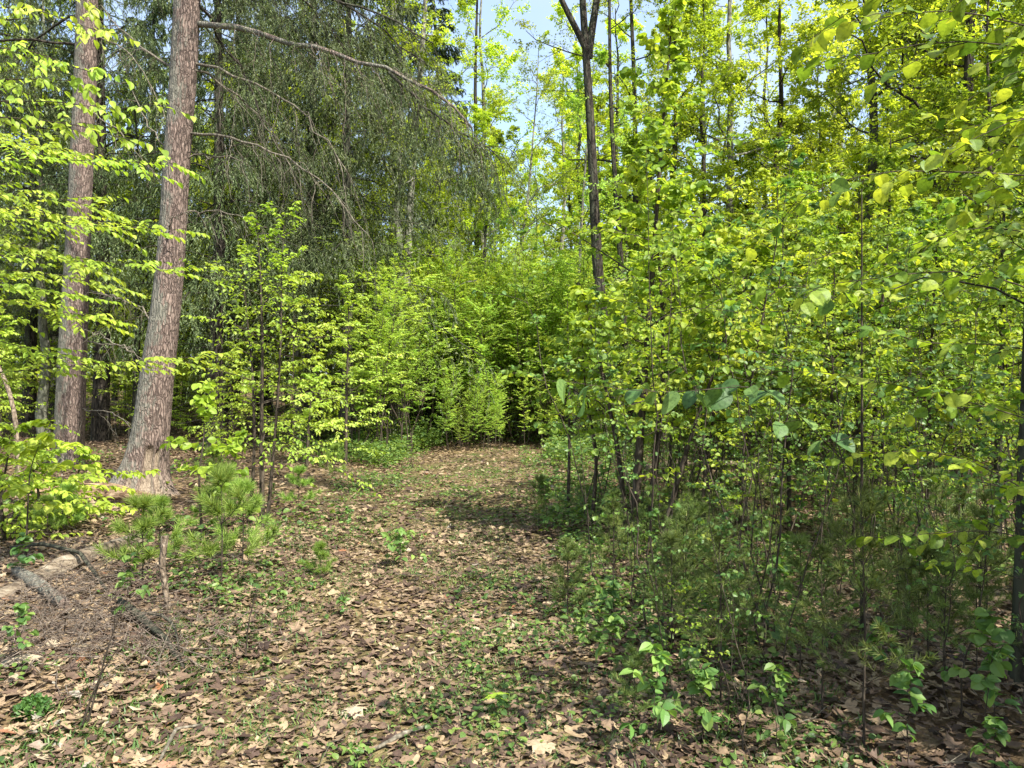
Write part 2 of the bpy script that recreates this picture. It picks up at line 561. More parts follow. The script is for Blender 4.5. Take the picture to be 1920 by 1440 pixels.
def grain_material(name, stops, along=(.12, 1, 1), rot=0.0):
    m, nt, N = nodes(name)
    L = nt.links.new
    tc = N('ShaderNodeTexCoord')
    mr_ = N('ShaderNodeMapping')
    mr_.inputs['Rotation'].default_value = (0, 0, rot)
    mp = N('ShaderNodeMapping')
    mp.inputs['Scale'].default_value = along
    L(tc.outputs['Object'], mr_.inputs[0])
    L(mr_.outputs[0], mp.inputs[0])
    n1 = N('ShaderNodeTexNoise')
    n1.inputs['Scale'].default_value = 45
    n1.inputs['Detail'].default_value = 6
    L(mp.outputs[0], n1.inputs['Vector'])
    n2 = N('ShaderNodeTexNoise')
    n2.inputs['Scale'].default_value = 7
    n2.inputs['Detail'].default_value = 5
    L(tc.outputs['Object'], n2.inputs['Vector'])
    a = N('ShaderNodeMath', operation='MULTIPLY_ADD')
    a.inputs[1].default_value = .5
    L(n2.outputs[0], a.inputs[0])
    h = N('ShaderNodeMath', operation='MULTIPLY')
    h.inputs[1].default_value = .5
    L(n1.outputs[0], h.inputs[0])
    L(h.outputs[0], a.inputs[2])
    r = ramp(nt, stops)
    L(a.outputs[0], r.inputs[0])
    p = N('ShaderNodeBsdfPrincipled')
    p.inputs['Roughness'].default_value = .9
    p.inputs['Specular IOR Level'].default_value = .15
    L(r.outputs[0], p.inputs['Base Color'])
    b = N('ShaderNodeBump')
    b.inputs['Strength'].default_value = 1
    b.inputs['Distance'].default_value = .02
    L(n1.outputs[0], b.inputs['Height'])
    L(b.outputs[0], p.inputs['Normal'])
    o = N('ShaderNodeOutputMaterial')
    L(p.outputs[0], o.inputs[0])
    return m

M_LOG = grain_material('weathered_log_wood', [(.36, (.04, .03, .02)), (.46, (.13, .10, .07)), (.56, (.22, .18, .13)), (.66, (.30, .26, .20))], rot=-.75)
M_ROT = grain_material('rotten_log_wood', [(.36, (.03, .02, .012)), (.46, (.13, .08, .045)), (.56, (.24, .17, .10)), (.66, (.36, .28, .18))])

# ------------------------------------------------------------------ object helpers
def thing(name, label, cat, loc=(0, 0, 0), rz=0.0, group=None, scale=1.0):
    o = bpy.data.objects.new(name, None)
    o.empty_display_size = 0.1
    COL.objects.link(o)
    o.location = loc
    o.rotation_euler = (0, 0, rz)
    o.scale = (scale,) * 3
    o['label'] = label
    o['category'] = cat
    if group:
        o['group'] = group
    return o

def tag(o, label, cat=None, group=None, kind=None):
    o['label'] = label
    if cat:
        o['category'] = cat
    if group:
        o['group'] = group
    if kind:
        o['kind'] = kind
    return o

def dup(root, loc, rz, scale, label, group=None, tilt=(0, 0), name=None):
    r = root.copy()
    if name:
        r.name = name
    COL.objects.link(r)
    r.location = loc
    r.rotation_euler = (tilt[0], tilt[1], rz)
    r.scale = (scale,) * 3
    r['label'] = label
    if group:
        r['group'] = group
    elif 'group' in r:
        del r['group']
    for ch in root.children:
        c = ch.copy()
        COL.objects.link(c)
        c.parent = r
        for gch in ch.children:
            d = gch.copy()
            COL.objects.link(d)
            d.parent = c
    return r

class Kind:
    """prototypes of one kind; the first use of each moves the prototype itself"""
    def __init__(s, protos):
        s.p, s.used, s.i = protos, [False] * len(protos), 0
    def put(s, x, y, rz=0.0, scale=1.0, label='', group=None, tilt=(0, 0), which=None, sink=0.03):
        k = s.i % len(s.p) if which is None else which
        s.i += 1
        loc = (x, y, float(ground_z(x, y)) - sink)
        if not s.used[k]:
            s.used[k] = True
            o = s.p[k]
            o.location, o.rotation_euler, o.scale = loc, (tilt[0], tilt[1], rz), (scale,) * 3
            o['label'] = label
            if group:
                o['group'] = group
            elif 'group' in o:
                del o['group']
            return o
        return dup(s.p[k], loc, rz, scale, label, group, tilt)
    def drop_unused(s):
        for u, o in zip(s.used, s.p):
            if not u:
                for c in list(o.children):
                    bpy.data.objects.remove(c)
                bpy.data.objects.remove(o)

# ------------------------------------------------------------------ ground and path
def spaced(a, b, fine_a, fine_b, step):
    mid = np.arange(fine_a, fine_b + step, step)
    lo = fine_a - np.geomspace(step, fine_a - a, 40)[::-1]
    hi = mid[-1] + np.geomspace(step, b - mid[-1], 40)
    return np.concatenate([lo, mid, hi])

def sheet(xs, ys, zf):
    X, Y = np.meshgrid(xs, ys)
    Z = zf(X, Y)
    v = np.stack([X, Y, Z], -1).reshape(-1, 3)
    nx, ny = len(xs), len(ys)
    i = (np.arange(ny - 1)[:, None] * nx + np.arange(nx - 1)[None]).reshape(-1)
    return v, np.stack([i, i + 1, i + nx + 1, i + nx], -1)

g = Geo()
v, f = sheet(spaced(-300, 300, -9, 9, 0.09), spaced(-200, 400, 1, 24, 0.09), ground_z)
g.add(v, f, 0, 0, True)
tag(g.build('ground', M_GROUND), 'brown forest floor of soil and old leaves', kind='structure')

g = Geo()
ys = np.arange(-3, 24, 0.09)
u = np.linspace(-1, 1, 36)
U, Yp = np.meshgrid(u, ys)
edge = 1.15 + 0.18 * fbm(Yp * 0.8, 4 + np.sign(U), 0, 2)
Xp = path_centre(Yp) + U * edge
Zp = ground_z(Xp, Yp) + 0.014 - 0.05 * np.clip(np.abs(U) - .8, 0, 1)
i = (np.arange(len(ys) - 1)[:, None] * len(u) + np.arange(len(u) - 1)[None]).reshape(-1)
g.add(np.stack([Xp, Yp, Zp], -1).reshape(-1, 3), np.stack([i, i + 1, i + len(u) + 1, i + len(u)], -1), 0, 0, True)
tag(g.build('path', M_PATH), 'trodden woodland path running straight ahead between the trees', kind='structure')

# ------------------------------------------------------------------ leaf litter
def outline(pts):
    """half outline (x,y>0) -> full leaf, fan from points along the midrib"""
    p = np.array(pts)
    full = np.concatenate([[(0, 0)], p, [(1.0, 0)], p[::-1] * [1, -1]])
    c = np.array([[0.42, 0.0]])
    v = np.concatenate([c, full])
    n = len(full)
    f = np.array([(0, 1 + (k + 1) % n, 1 + k) for k in range(n)])
    v = np.concatenate([v, np.zeros((len(v), 1))], 1)
    return v, f

MAPLE = outline([(.06, .12), (.04, .30), (.20, .28), (.24, .46), (.38, .40), (.54, .50), (.58, .34), (.64, .20), (.76, .22), (.84, .10)])
OAK = outline([(.14, .06), (.22, .20), (.30, .09), (.42, .30), (.50, .11), (.64, .30), (.70, .12), (.84, .17), (.90, .07)])
OVAL = outline([(.15, .16), (.4, .26), (.7, .2), (.88, .08)])
SIMPLE = outline([(.3, .30), (.55, .18), (.75, .25)])

def litter(g, n, xr, yr, size, tms, rng, dens=None, lift=0.016, curl=0.32, vals=None):
    x = rng.uniform(*xr, n)
    y = yr[0] + (yr[1] - yr[0]) * rng.uniform(0, 1, n) ** 1.0
    keep = np.abs(x) < 0.72 * y + 1.0
    if dens is not None:
        keep &= rng.uniform(size=n) < dens(x, y)
    x, y = x[keep], y[keep]
    n = len(x)
    z = ground_z(x, y) + 0.016 + rng.uniform(0, lift, n)
    a = rng.uniform(0, 2 * np.pi, n)
    D = np.stack([np.cos(a), np.sin(a), rng.normal(0, .22, n)], -1)
    Nn = np.stack([rng.normal(0, .2, n), rng.normal(0, .2, n), np.ones(n)], -1)
    D = norm(D)
    B = norm(np.cross(Nn, D))
    Nn = np.cross(D, B)
    S = size * rng.uniform(.55, 1.25, n)
    val = np.clip(rng.beta(1.7, 1.75, n) * .97 + fbm(x * 1.5, y * 1.5, 0, 2) * 0.12, 0, 1) if vals is None else vals(n, x, y)
    pick = rng.integers(0, len(tms), n)
    for k, (t, f) in enumerate(tms):
        q = pick == k
        m = q.sum()
        c = rng.normal(0, curl, (m, 3))
        jx = 1 + rng.normal(0, .10, (m, len(t)))
        jy = 1 + rng.normal(0, .20, (m, len(t)))
        tx, ty = .42 + (t[:, 0][None] - .42) * jx, t[:, 1][None] * jy * rng.uniform(.6, 1.1, (m, 1))
        tz = c[:, :1] * (tx - .4) ** 2 + np.abs(c[:, 1:2]) * ty ** 2 * 1.6 + c[:, 2:3] * (tx - .4) * ty * 1.4 + 0.05 * np.sin(tx * 9 + c[:, :1] * 9) * ty
        V = np.stack([np.stack([x[q], y[q], z[q]], -1)], 1) + S[q][:, None, None] * ((tx[..., None] - .5) * D[q][:, None] + ty[..., None] * B[q][:, None] + tz[..., None] * Nn[q][:, None])
        ff = (f[None] + (np.arange(m) * len(t))[:, None, None]).reshape(-1, 3)
        g.add(V, ff, np.repeat(val[q], len(f)), 0, False)

rng = np.random.default_rng(11)
g = Geo()
litter(g, 42000, (-6.5, 7.5), (2.2, 8.5), 0.078, [MAPLE, OAK, OVAL, SIMPLE, OAK], rng, lambda x, y: 1 - 0.35 * path_mask(x, y) * np.clip((y - 4.5) / 2, 0, 1))
litter(g, 60000, (-6.5, 7.5), (2.2, 9.5), 0.042, [OVAL, SIMPLE], rng, lift=.012)
litter(g, 42000, (-13, 14), (8, 24), 0.11, [OAK, OVAL, SIMPLE], rng, lift=.03)
litter(g, 26000, (-22, 24), (20, 40), 0.17, [SIMPLE], rng, lift=.03)
tag(g.build('leaf_litter', M_LITTER), 'carpet of dry tan maple and oak leaves covering the forest floor', kind='stuff')

# ------------------------------------------------------------------ grass and low herbs
def grass_tufts(g, centres, per, h, rng):
    n = len(centres)
    c = np.repeat(centres, per, 0)
    N = len(c)
    x = c[:, 0] + rng.normal(0, .05, N)
    y = c[:, 1] + rng.normal(0, .05, N)
    p0 = np.stack([x, y, ground_z(x, y)], -1)
    a = rng.uniform(0, 2 * np.pi, N)
    d = norm(np.stack([np.cos(a) * .5, np.sin(a) * .5, rng.uniform(.5, 1.2, N)], -1))
    L = h * rng.uniform(.5, 1.3, N)
    pts = curve(p0, d, L, np.full(N, .45), 4, rng, .02)
    side = norm(np.cross(d, UP))[:, None] * 0.0034
    w = np.array([1, .9, .6, .1])[None, :, None]
    V = np.stack([pts - side * w, pts + side * w], 2).reshape(-1, 3)
    i = np.arange(N)[:, None] * 8 + np.array([0, 2, 4])[None]
    i = i.reshape(-1)
    g.add(V, np.stack([i, i + 1, i + 3, i + 2], -1), np.repeat(rng.uniform(0, 1, N), 3), 0, False)

rng = np.random.default_rng(21)
def patch_points(n, xr, yr, thr, sc, seed, ok=None):
    x = rng.uniform(*xr, n)
    y = rng.uniform(*yr, n)
    q = fbm(x * sc, y * sc, seed, 2) > thr
    if ok is not None:
        q &= ok(x, y)
    return np.stack([x[q], y[q]], -1)

g = Geo()
pp = patch_points(15000, (-4, 4), (2.6, 18), -.0, 1.1, 3, lambda x, y: (np.abs(x - path_centre(y)) < 1.9))
pp2 = patch_points(2200, (-2.2, 1.6), (2.6, 6.5), .12, 1.6, 9)
pp3 = patch_points(9000, (-2.5, 1.5), (2.6, 20), -.1, 1.3, 31, lambda x, y: np.abs(x - path_centre(y) - .12) < .38)
grass_tufts(g, np.concatenate([pp, pp2, pp3]), 12, .075, rng)
tag(g.build('grass', M_GRASS), 'thin green grass growing through the dead leaves along the path', kind='stuff')

def herbs(g, centres, rng, hmin=.03, hmax=.13, size=.045, tm=ROUND, per=6):
    n = len(centres)
    c = np.repeat(centres, per, 0)
    N = len(c)
    x = c[:, 0] + rng.normal(0, .05, N)
    y = c[:, 1] + rng.normal(0, .05, N)
    z = ground_z(x, y) + rng.uniform(hmin, hmax, N)
    a = rng.uniform(0, 2 * np.pi, N)
    D = np.stack([np.cos(a), np.sin(a), rng.normal(.1, .3, N)], -1)
    Nn = UP + rng.normal(0, .35, (N, 3))
    leaves(g, tm, np.stack([x, y, z], -1), D, Nn, size * rng.uniform(.5, 1.3, N), rng.uniform(0, 1, N))

g = Geo()
right = lambda x, y: (x > path_centre(y) + .8) & (np.abs(x) < .75 * y + .6)
left_ = lambda x, y: (x < path_centre(y) - 1.4) & (np.abs(x) < .75 * y + .6)
herbs(g, patch_points(2600, (0.2, 7), (2.5, 10), -.15, .8, 5, right), rng)
herbs(g, patch_points(3500, (0.2, 14), (9, 22), -.1, .5, 6, right), rng, size=.06, hmax=.3)
herbs(g, patch_points(1500, (-10, 0), (6, 22), .0, .6, 8, left_), rng, size=.06, hmax=.25)
herbs(g, patch_points(2600, (-2.8, 1.6), (2.5, 15), .0, 1.0, 12), rng, hmax=.06, size=.032)
herbs(g, patch_points(3000, (-3, 3.5), (4, 19), -.2, .9, 14, lambda x, y: (x > path_centre(y) + .95) & (x < path_centre(y) + 2.4)), rng, hmax=.22, size=.05, per=8)
herbs(g, patch_points(1400, (-5, 0), (5, 19), -.1, .9, 15, lambda x, y: (x < path_centre(y) - 1.1) & (x > path_centre(y) - 2.2)), rng, hmax=.16, size=.045, per=7)
herbs(g, patch_points(3500, (-4.5, 2.5), (15, 24), -.25, .5, 16, lambda x, y: path_mask(x, y) < .3), rng, size=.07, hmax=.45, per=8)
herbs(g, patch_points(7500, (-6, 8), (18.5, 34), -.6, .4, 18, lambda x, y: (path_mask(x, y) < .2) | (y > 20.5)), rng, size=.085, hmax=.8, per=8, tm=FAR)
tag(g.build('ground_cover', M_HERB), 'low leafy green herbs scattered over the forest floor', kind='stuff')

# fine dead twigs scattered on the ground
g = Geo()
N = 2600
x = rng.uniform(-9, 10, N); y = rng.uniform(2.4, 18, N)
q = np.abs(x) < .75 * y + .6
q &= (rng.uniform(size=N) > path_mask(x, y) * .8)
x, y = x[q], y[q]; N = len(x)
a = rng.uniform(0, 2 * np.pi, N)
p = curve(np.stack([x, y, ground_z(x, y) + .03], -1), np.stack([np.cos(a), np.sin(a), rng.uniform(0, .25, N)], -1), rng.uniform(.1, .6, N), np.full(N, .1), 5, rng, .12)
r = rng.uniform(.0012, .004, N)[:, None] * np.linspace(1, .4, 5)[None]
tubes(g, p, r, 3)
tag(g.build('twig_debris', M_TWIG_PALE), 'thin dead twigs lying loose on the leaf litter', kind='stuff')

# ------------------------------------------------------------------ sapling builder
def build_sapling(seed, H, r0, leafmat, n1=26, L1=1.0, first=.2, el=(20, 55), n2=9, L2=.35, K=6, size=.055, tm=BEECH, droop=.25,
                  tilt=.35, down=.35, stems=None, name='sapling', label='', cat='sapling', bark=None, prof=None, wobble=.03, lean=(0, 0), nstem=1,
                  ratio_min=.35, sides=6, base=None, roll=.25, up2=.08, wood3=True, spread=.25):
    rng = np.random.default_rng(seed)
    wood, fol = Geo(), Geo()
    if stems is None:
        stems = []
        for k in range(nstem):
            M = 14
            t = np.linspace(0, 1, M)
            a = rng.uniform(0, 6.28)
            off = np.array([math.cos(a), math.sin(a)]) * (spread if nstem > 1 else 0)
            h = H * (1 if k == 0 else rng.uniform(.6, 1))
            w = np.cumsum(rng.normal(size=(M, 2)) * wobble, axis=0) * h / 4
            w[0] = 0
            P = np.stack([(lean[0] + off[0]) * h * t * .5 + w[:, 0] + off[0] * .3, (lean[1] + off[1]) * h * t * .5 + w[:, 1] + off[1] * .3, t * h - .05], -1)
            stems.append(P)
        base = (0, 0, 0)
    else:
        stems = [resample(s, 16) for s in stems]
        if base is None:
            base = stems[0][0]
    for k, P in enumerate(stems):
        h = P[-1, 2] - P[0, 2]
        rr = r0 * (1 if k == 0 else .75)
        M = len(P)
        tubes(wood, P[None], (rr * (1 - np.linspace(0, 1, M) ** .9 * .86))[None], 7)
        n = max(6, int(n1 * h / H))
        t = np.linspace(first, .98, n)[None] + rng.uniform(-.5, .5, (1, n)) / n * .8
        p0, T = sample_on(P[None], np.clip(t, .02, .99))
        az = np.arange(n) * 2.4 + rng.normal(0, .4, n)
        tt = (t[0] - first) / (1 - first)
        e = np.radians(el[0] + (el[1] - el[0]) * np.clip(tt, 0, 1) + rng.normal(0, 8, n))
        d = np.stack([np.cos(az) * np.cos(e), np.sin(az) * np.cos(e), np.sin(e)], -1)
        pf = (np.sin(np.pi * np.clip(tt * .8 + .2, 0, 1) ** .8) * .75 + ratio_min) * (1.1 - .45 * tt)
        if prof == 'broad':
            pf = .55 + .5 * np.sin(np.pi * np.clip(tt, 0, 1) * .85)
        L = L1 * pf * rng.uniform(.5, 1.4, n)
        b1 = curve(p0[0], d, L, np.full(n, droop), 7, rng, .06)
        tubes(wood, b1, (np.clip(L * .006, .002, .02))[:, None] * np.linspace(1, .3, 7)[None], 4, cap=False)
        b2 = children(b1, n2, .18, 1., L2, 48, up2, droop * .6, 4, rng, roll=roll)
        if wood3:
            tubes(wood, b2, np.full(len(b2), .0016)[:, None] * np.linspace(1, .5, 4)[None], 3, cap=False)
        leaf_on(fol, b2, K, tm, size, rng, tilt=tilt, down=down, clump=n2)
        leaf_on(fol, b1[:, 3:], max(3, K // 2), tm, size, rng, tilt=tilt, down=down)
        # leading shoot
        top = P[None, -5:]
        leaf_on(fol, top, 10, tm, size, rng, tilt=tilt, down=down)
    root = thing(name, label, cat, base)
    wood.build('stem', bark or M_TWIG, root, base)
    fol.build('foliage', leafmat, root, base)
    return root

# ------------------------------------------------------------------ tall trees
def trunk_line(H, rng, wob=.02, M=18, lean=(0, 0)):
    t = np.linspace(0, 1, M)
    w = np.cumsum(rng.normal(size=(M, 2)) * wob, axis=0) * H / 5
    w[0] = 0
    return np.stack([w[:, 0] + lean[0] * H * t, w[:, 1] + lean[1] * H * t, t * H - .15], -1)

def taper(r, M, flare=.35, end=.12):
    t = np.linspace(0, 1, M)
    return r * (1 - (1 - end) * t ** 1.1) * (1 + flare * np.exp(-t * M / 1.2))

def build_broadleaf(seed, H, r0, bark, leafmat, first=.3, nl=16, Ll=.28, n2=8, n3=7, K=13, size=.1, lean=(0, 0), label='', name='broadleaf_tree', base=None, line=None, cat='tree', fork=None, tm=FAR):
    rng = np.random.default_rng(seed)
    wood, fol = Geo(), Geo()
    P = trunk_line(H, rng, lean=lean) if line is None else resample(line, 20)
    if base is None:
        base = P[0] if line is not None else (0, 0, 0)
    M = len(P)
    tubes(wood, P[None], taper(r0, M)[None], 12)
    lines = [P]
    for fk in (fork or []):
        Q = resample(fk[0], 12)
        lines.append(Q)
        tubes(wood, Q[None], (fk[1] * (1 - np.linspace(0, 1, 12) * .8))[None], 8)
    twigs = Geo()
    for k, Q in enumerate(lines):
        n = nl if k == 0 else max(4, nl // 2)
        f0 = first if k == 0 else .3
        t = np.linspace(f0, .98, n)[None] + rng.uniform(-.5, .5, (1, n)) / n * .6
        p0, T = sample_on(Q[None], t)
        az = np.arange(n) * 2.4 + rng.normal(0, .5, n)
        tt = (t[0] - f0) / (1 - f0)
        e = np.radians(15 + 45 * tt + rng.normal(0, 10, n))
        d = np.stack([np.cos(az) * np.cos(e), np.sin(az) * np.cos(e), np.sin(e)], -1)
        L = Ll * H * (1.1 - .75 * tt) * rng.uniform(.6, 1.2, n) * (1 if k == 0 else .7)
        b1 = curve(p0[0], d, L, np.full(n, .02), 8, rng, .09)
        tubes(twigs, b1, (np.clip(L * .012, .008, .09))[:, None] * np.linspace(1, .25, 8)[None], 5, cap=False)
        b2 = children(b1, n2, .2, 1., .55, 45, .15, .08, 6, rng, roll=.8, wob=.08)
        tubes(twigs, b2, np.clip(length(b2) * .007, .004, .03)[:, None] * np.linspace(1, .3, 6)[None], 4, cap=False)
        b3 = children(b2, n3, .2, 1., .5, 48, .08, .15, 4, rng, roll=.7, wob=.06)
        tubes(twigs, b3, np.full(len(b3), .0035)[:, None] * np.linspace(1, .5, 4)[None], 3, cap=False)
        leaf_on(fol, b3, K, tm, size, rng, tilt=.55, down=.3, jit=size * .4, clump=n3)
    root = thing(name, label, cat, base)
    tr = wood.build('trunk', bark, root, base)
    twigs.build('branches', bark, root, base)
    fol.build('crown', leafmat, root, base)
    return root

def build_conifer(seed, H, r0, bark, first=.12, nb=105, Lb=3.2, n2=13, n3=5, K=16, size=.07, droop=.35, hang=.9, label='', name='conifer_tree', base=(0, 0, 0), lean=(0, 0), mat=None, bare=6):
    rng = np.random.default_rng(seed)
    wood, tw, fol = Geo(), Geo(), Geo()
    P = trunk_line(H, rng, .008, lean=lean)
    tubes(wood, P[None], taper(r0, len(P), .3, .1)[None], 14)
    # dead bare lower branches
    n = bare * 3
    t = rng.uniform(.04, first + .1, (1, n))
    p0, T = sample_on(P[None], t)
    az = rng.uniform(0, 6.28, n)
    d = np.stack([np.cos(az), np.sin(az), rng.uniform(-.1, .2, n)], -1)
    db = curve(p0[0], norm(d), rng.uniform(.5, 2.2, n), np.full(n, .25), 7, rng, .1)
    tubes(tw, db, np.full(n, .011)[:, None] * np.linspace(1, .3, 7)[None], 4)
    db2 = children(db, 5, .3, 1, .4, 50, -.1, .2, 4, rng, wob=.1)
    tubes(tw, db2, np.full(len(db2), .0035)[:, None] * np.linspace(1, .4, 4)[None], 3)
    t = np.linspace(first, .99, nb)[None] ** .85 + rng.uniform(-.5, .5, (1, nb)) / nb
    t = np.clip(t, first, .99)
    p0, T = sample_on(P[None], t)
    az = np.arange(nb) * 2.4 + rng.normal(0, .5, nb)
    tt = (t[0] - first) / (1 - first)
    e = np.radians(5 + 35 * tt + rng.normal(0, 6, nb))
    d = np.stack([np.cos(az) * np.cos(e), np.sin(az) * np.cos(e), np.sin(e)], -1)
    L = Lb * (1.08 - tt) * rng.uniform(.6, 1.15, nb) + .25
    b1 = curve(p0[0], d, L, np.full(nb, droop), 8, rng, .05)
    tubes(tw, b1, np.clip(L * .009, .005, .035)[:, None] * np.linspace(1, .25, 8)[None], 5, cap=False)
    b2 = children(b1, n2, .15, 1, .38, 42, -.12, hang, 5, rng, roll=.5, wob=.06, noise=.12)
    tubes(tw, b2, np.full(len(b2), .004)[:, None] * np.linspace(1, .4, 5)[None], 3, cap=False)
    b3 = children(b2, n3, .15, 1, .45, 40, -.1, .5, 3, rng, roll=.6, wob=.05)
    m = mat or M_HEMLOCK
    leaf_on(fol, b3, K, NEEDLE_FAR, size, rng, tilt=.5, down=.25, fwd=.8, side=.5, sizevar=.4, clump=n3 * 4)
    leaf_on(fol, b2, K * 2, NEEDLE_FAR, size, rng, tilt=.7, down=.25, fwd=.8, side=.5, sizevar=.4)
    root = thing(name, label, 'tree', base)
    wood.build('trunk', bark, root, base)
    tw.build('branches', bark, root, base)
    fol.build('crown', m, root, base)
    return root

# ---- the big leaning hemlock on the left, close to the path
def bark_trunk(line, radii, name, mat, parent, base, th=150, nz=560, flare=None, wound=None, seed=0, ridge=.05):
    line = np.asarray(line, float)
    zs = np.linspace(line[0, 2], line[-1, 2], nz)
    cx = np.interp(zs, line[:, 2], line[:, 0]); cy = np.interp(zs, line[:, 2], line[:, 1])
    k = np.ones(41) / 41
    pad = lambda q: np.convolve(np.pad(q, 20, 'reflect', reflect_type='odd'), k, 'valid')
    cx, cy = pad(cx), pad(cy)
    r = pad(np.interp(zs, line[:, 2], radii))
    a = np.arange(th) / th * 2 * np.pi
    A, Z = np.meshgrid(a, zs)
    R = np.repeat(r[:, None], th, 1)
    X0, Y0 = np.cos(A), np.sin(A)
    h = Z - line[0, 2]
    if flare:
        fl = sum(amp * np.exp(-h / ht) * np.maximum(0, np.cos((A - math.radians(ang)) * 1.0)) ** pw for ang, amp, ht, pw in flare)
        R = R + fl
        R = R + .03 * np.exp(-h / .35) * fbm(X0 * 5, Y0 * 5, Z * 2.5 + seed, 3)
    w = 60.0 * r.mean()
    q = vnoise(X0 * w * .55, Y0 * w * .55, Z * 4.2 + seed)
    q2 = vnoise(X0 * w * 1.1 + 9, Y0 * w * 1.1, Z * 9 + seed)
    rid = np.abs(q) * 1.1 + .5 * np.abs(q2)
    bump = ridge * r.mean() * (np.clip(rid, 0, .55) * 1.9 - .5)
    val = np.zeros_like(R)
    if flare:
        val = np.clip(.75 * np.exp(-h / .4) * (fbm(X0 * 4, Y0 * 4, Z * 2 + seed, 3) + .55), 0, .7)
    if wound:
        for ang, wid, z0, z1, depth in wound:
            da = np.angle(np.exp(1j * (A - math.radians(ang))))
            m = np.clip(1 - (np.abs(da) / math.radians(wid)) ** 2, 0, 1) * np.clip((h - z0) / .08, 0, 1) * np.clip((z1 - h) / .12, 0, 1)
            m = np.clip(m * 2.2, 0, 1)
            R = R - depth * m
            bump = bump * (1 - m * .85)
            val = np.maximum(val, m)
    R = R + bump
    V = np.stack([cx[:, None] + R * X0, cy[:, None] + R * Y0, Z], -1)
    i = (np.arange(nz - 1)[:, None] * th + np.arange(th)[None])
    j = (np.arange(nz - 1)[:, None] * th + (np.arange(th)[None] + 1) % th)
    f = np.stack([i, j, j + th, i + th], -1).reshape(-1, 4)
    g = Geo()
    g.add(V.reshape(-1, 3), f, val[:-1].reshape(-1), 0, True)
    return g.build(name, mat, parent, base)

def needle_limb(seed, poly, r, n2, L2, hang, K=26, n3=4, size=.045, ta=.15, dead=False, name='branch', parent=None, base=(0, 0, 0), mat=None):
    """one limb with hanging twigs and needles -> mesh branch with a needle child"""
    rng = np.random.default_rng(seed)
    P = resample(poly, 14)[None]
    P[0, 1:-1] += rng.normal(0, .02, (12, 3))
    w, fo = Geo(), Geo()
    tubes(w, P, (r * np.linspace(1, .3, 14))[None], 8)
    b2 = children(P, n2, ta, 1, .3, 40, -.35, hang, 8, rng, roll=.6, wob=.1, noise=.18, absL=L2, taper=.25)
    tubes(w, b2, np.full(len(b2), .0055)[:, None] * np.linspace(1, .35, 8)[None], 4, cap=False)
    b3 = children(b2, n3, .2, 1, .42, 40, -.25, .5, 5, rng, roll=.7, wob=.08)
    tubes(w, b3, np.full(len(b3), .0025)[:, None] * np.linspace(1, .4, 5)[None], 3, cap=False)
    o = w.build(name, M_TWIG_PALE if dead else (mat or M_BARK_DARK), parent, base)
    if not dead:
        b4 = children(b3, 3, .2, 1, .5, 40, -.15, .4, 3, rng, roll=.7)
        leaf_on(fo, b4, K // 2, NEEDLE, size, rng, tilt=.6, down=.2, fwd=.75, side=.6)
        leaf_on(fo, b3, K, NEEDLE, size, rng, tilt=.6, down=.2, fwd=.75, side=.6)
        leaf_on(fo, b2[:, 2:], K, NEEDLE, size, rng, tilt=.6, down=.2, fwd=.75, side=.6)
        fo.build('needles', M_HEMLOCK, o, base)
    return o

D1 = 10.9
cl = [(265, 925), (280, 840), (287, 780), (294, 700), (309, 600), (319, 500), (326, 400), (331, 300), (340, 200), (346, 100), (351, 0), (358, -120), (366, -300), (378, -700)]
wd = [40, 36, 34, 33, 29, 27, 26, 25.5, 25.5, 26, 26, 24, 22, 12]
line = np.array([at(x, y, D1) for x, y in cl])
b1_ = line[0].copy()
b1_[2] = ground_z(b1_[0], b1_[1])
line[0] = b1_ - [0, 0, .12]
rad = np.array(wd) / F * D1 * .9
hem = thing('hemlock_tree', 'large leaning hemlock with reddish furrowed bark and a torn bare wound at its flared base', 'tree', b1_)
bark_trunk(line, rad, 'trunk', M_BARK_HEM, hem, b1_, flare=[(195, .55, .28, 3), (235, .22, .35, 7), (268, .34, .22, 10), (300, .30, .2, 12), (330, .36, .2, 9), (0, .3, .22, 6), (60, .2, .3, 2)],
           wound=[(297, 15, .12, .85, .05), (262, 7, .02, .42, .03), (322, 8, .05, .8, .05)], seed=3)
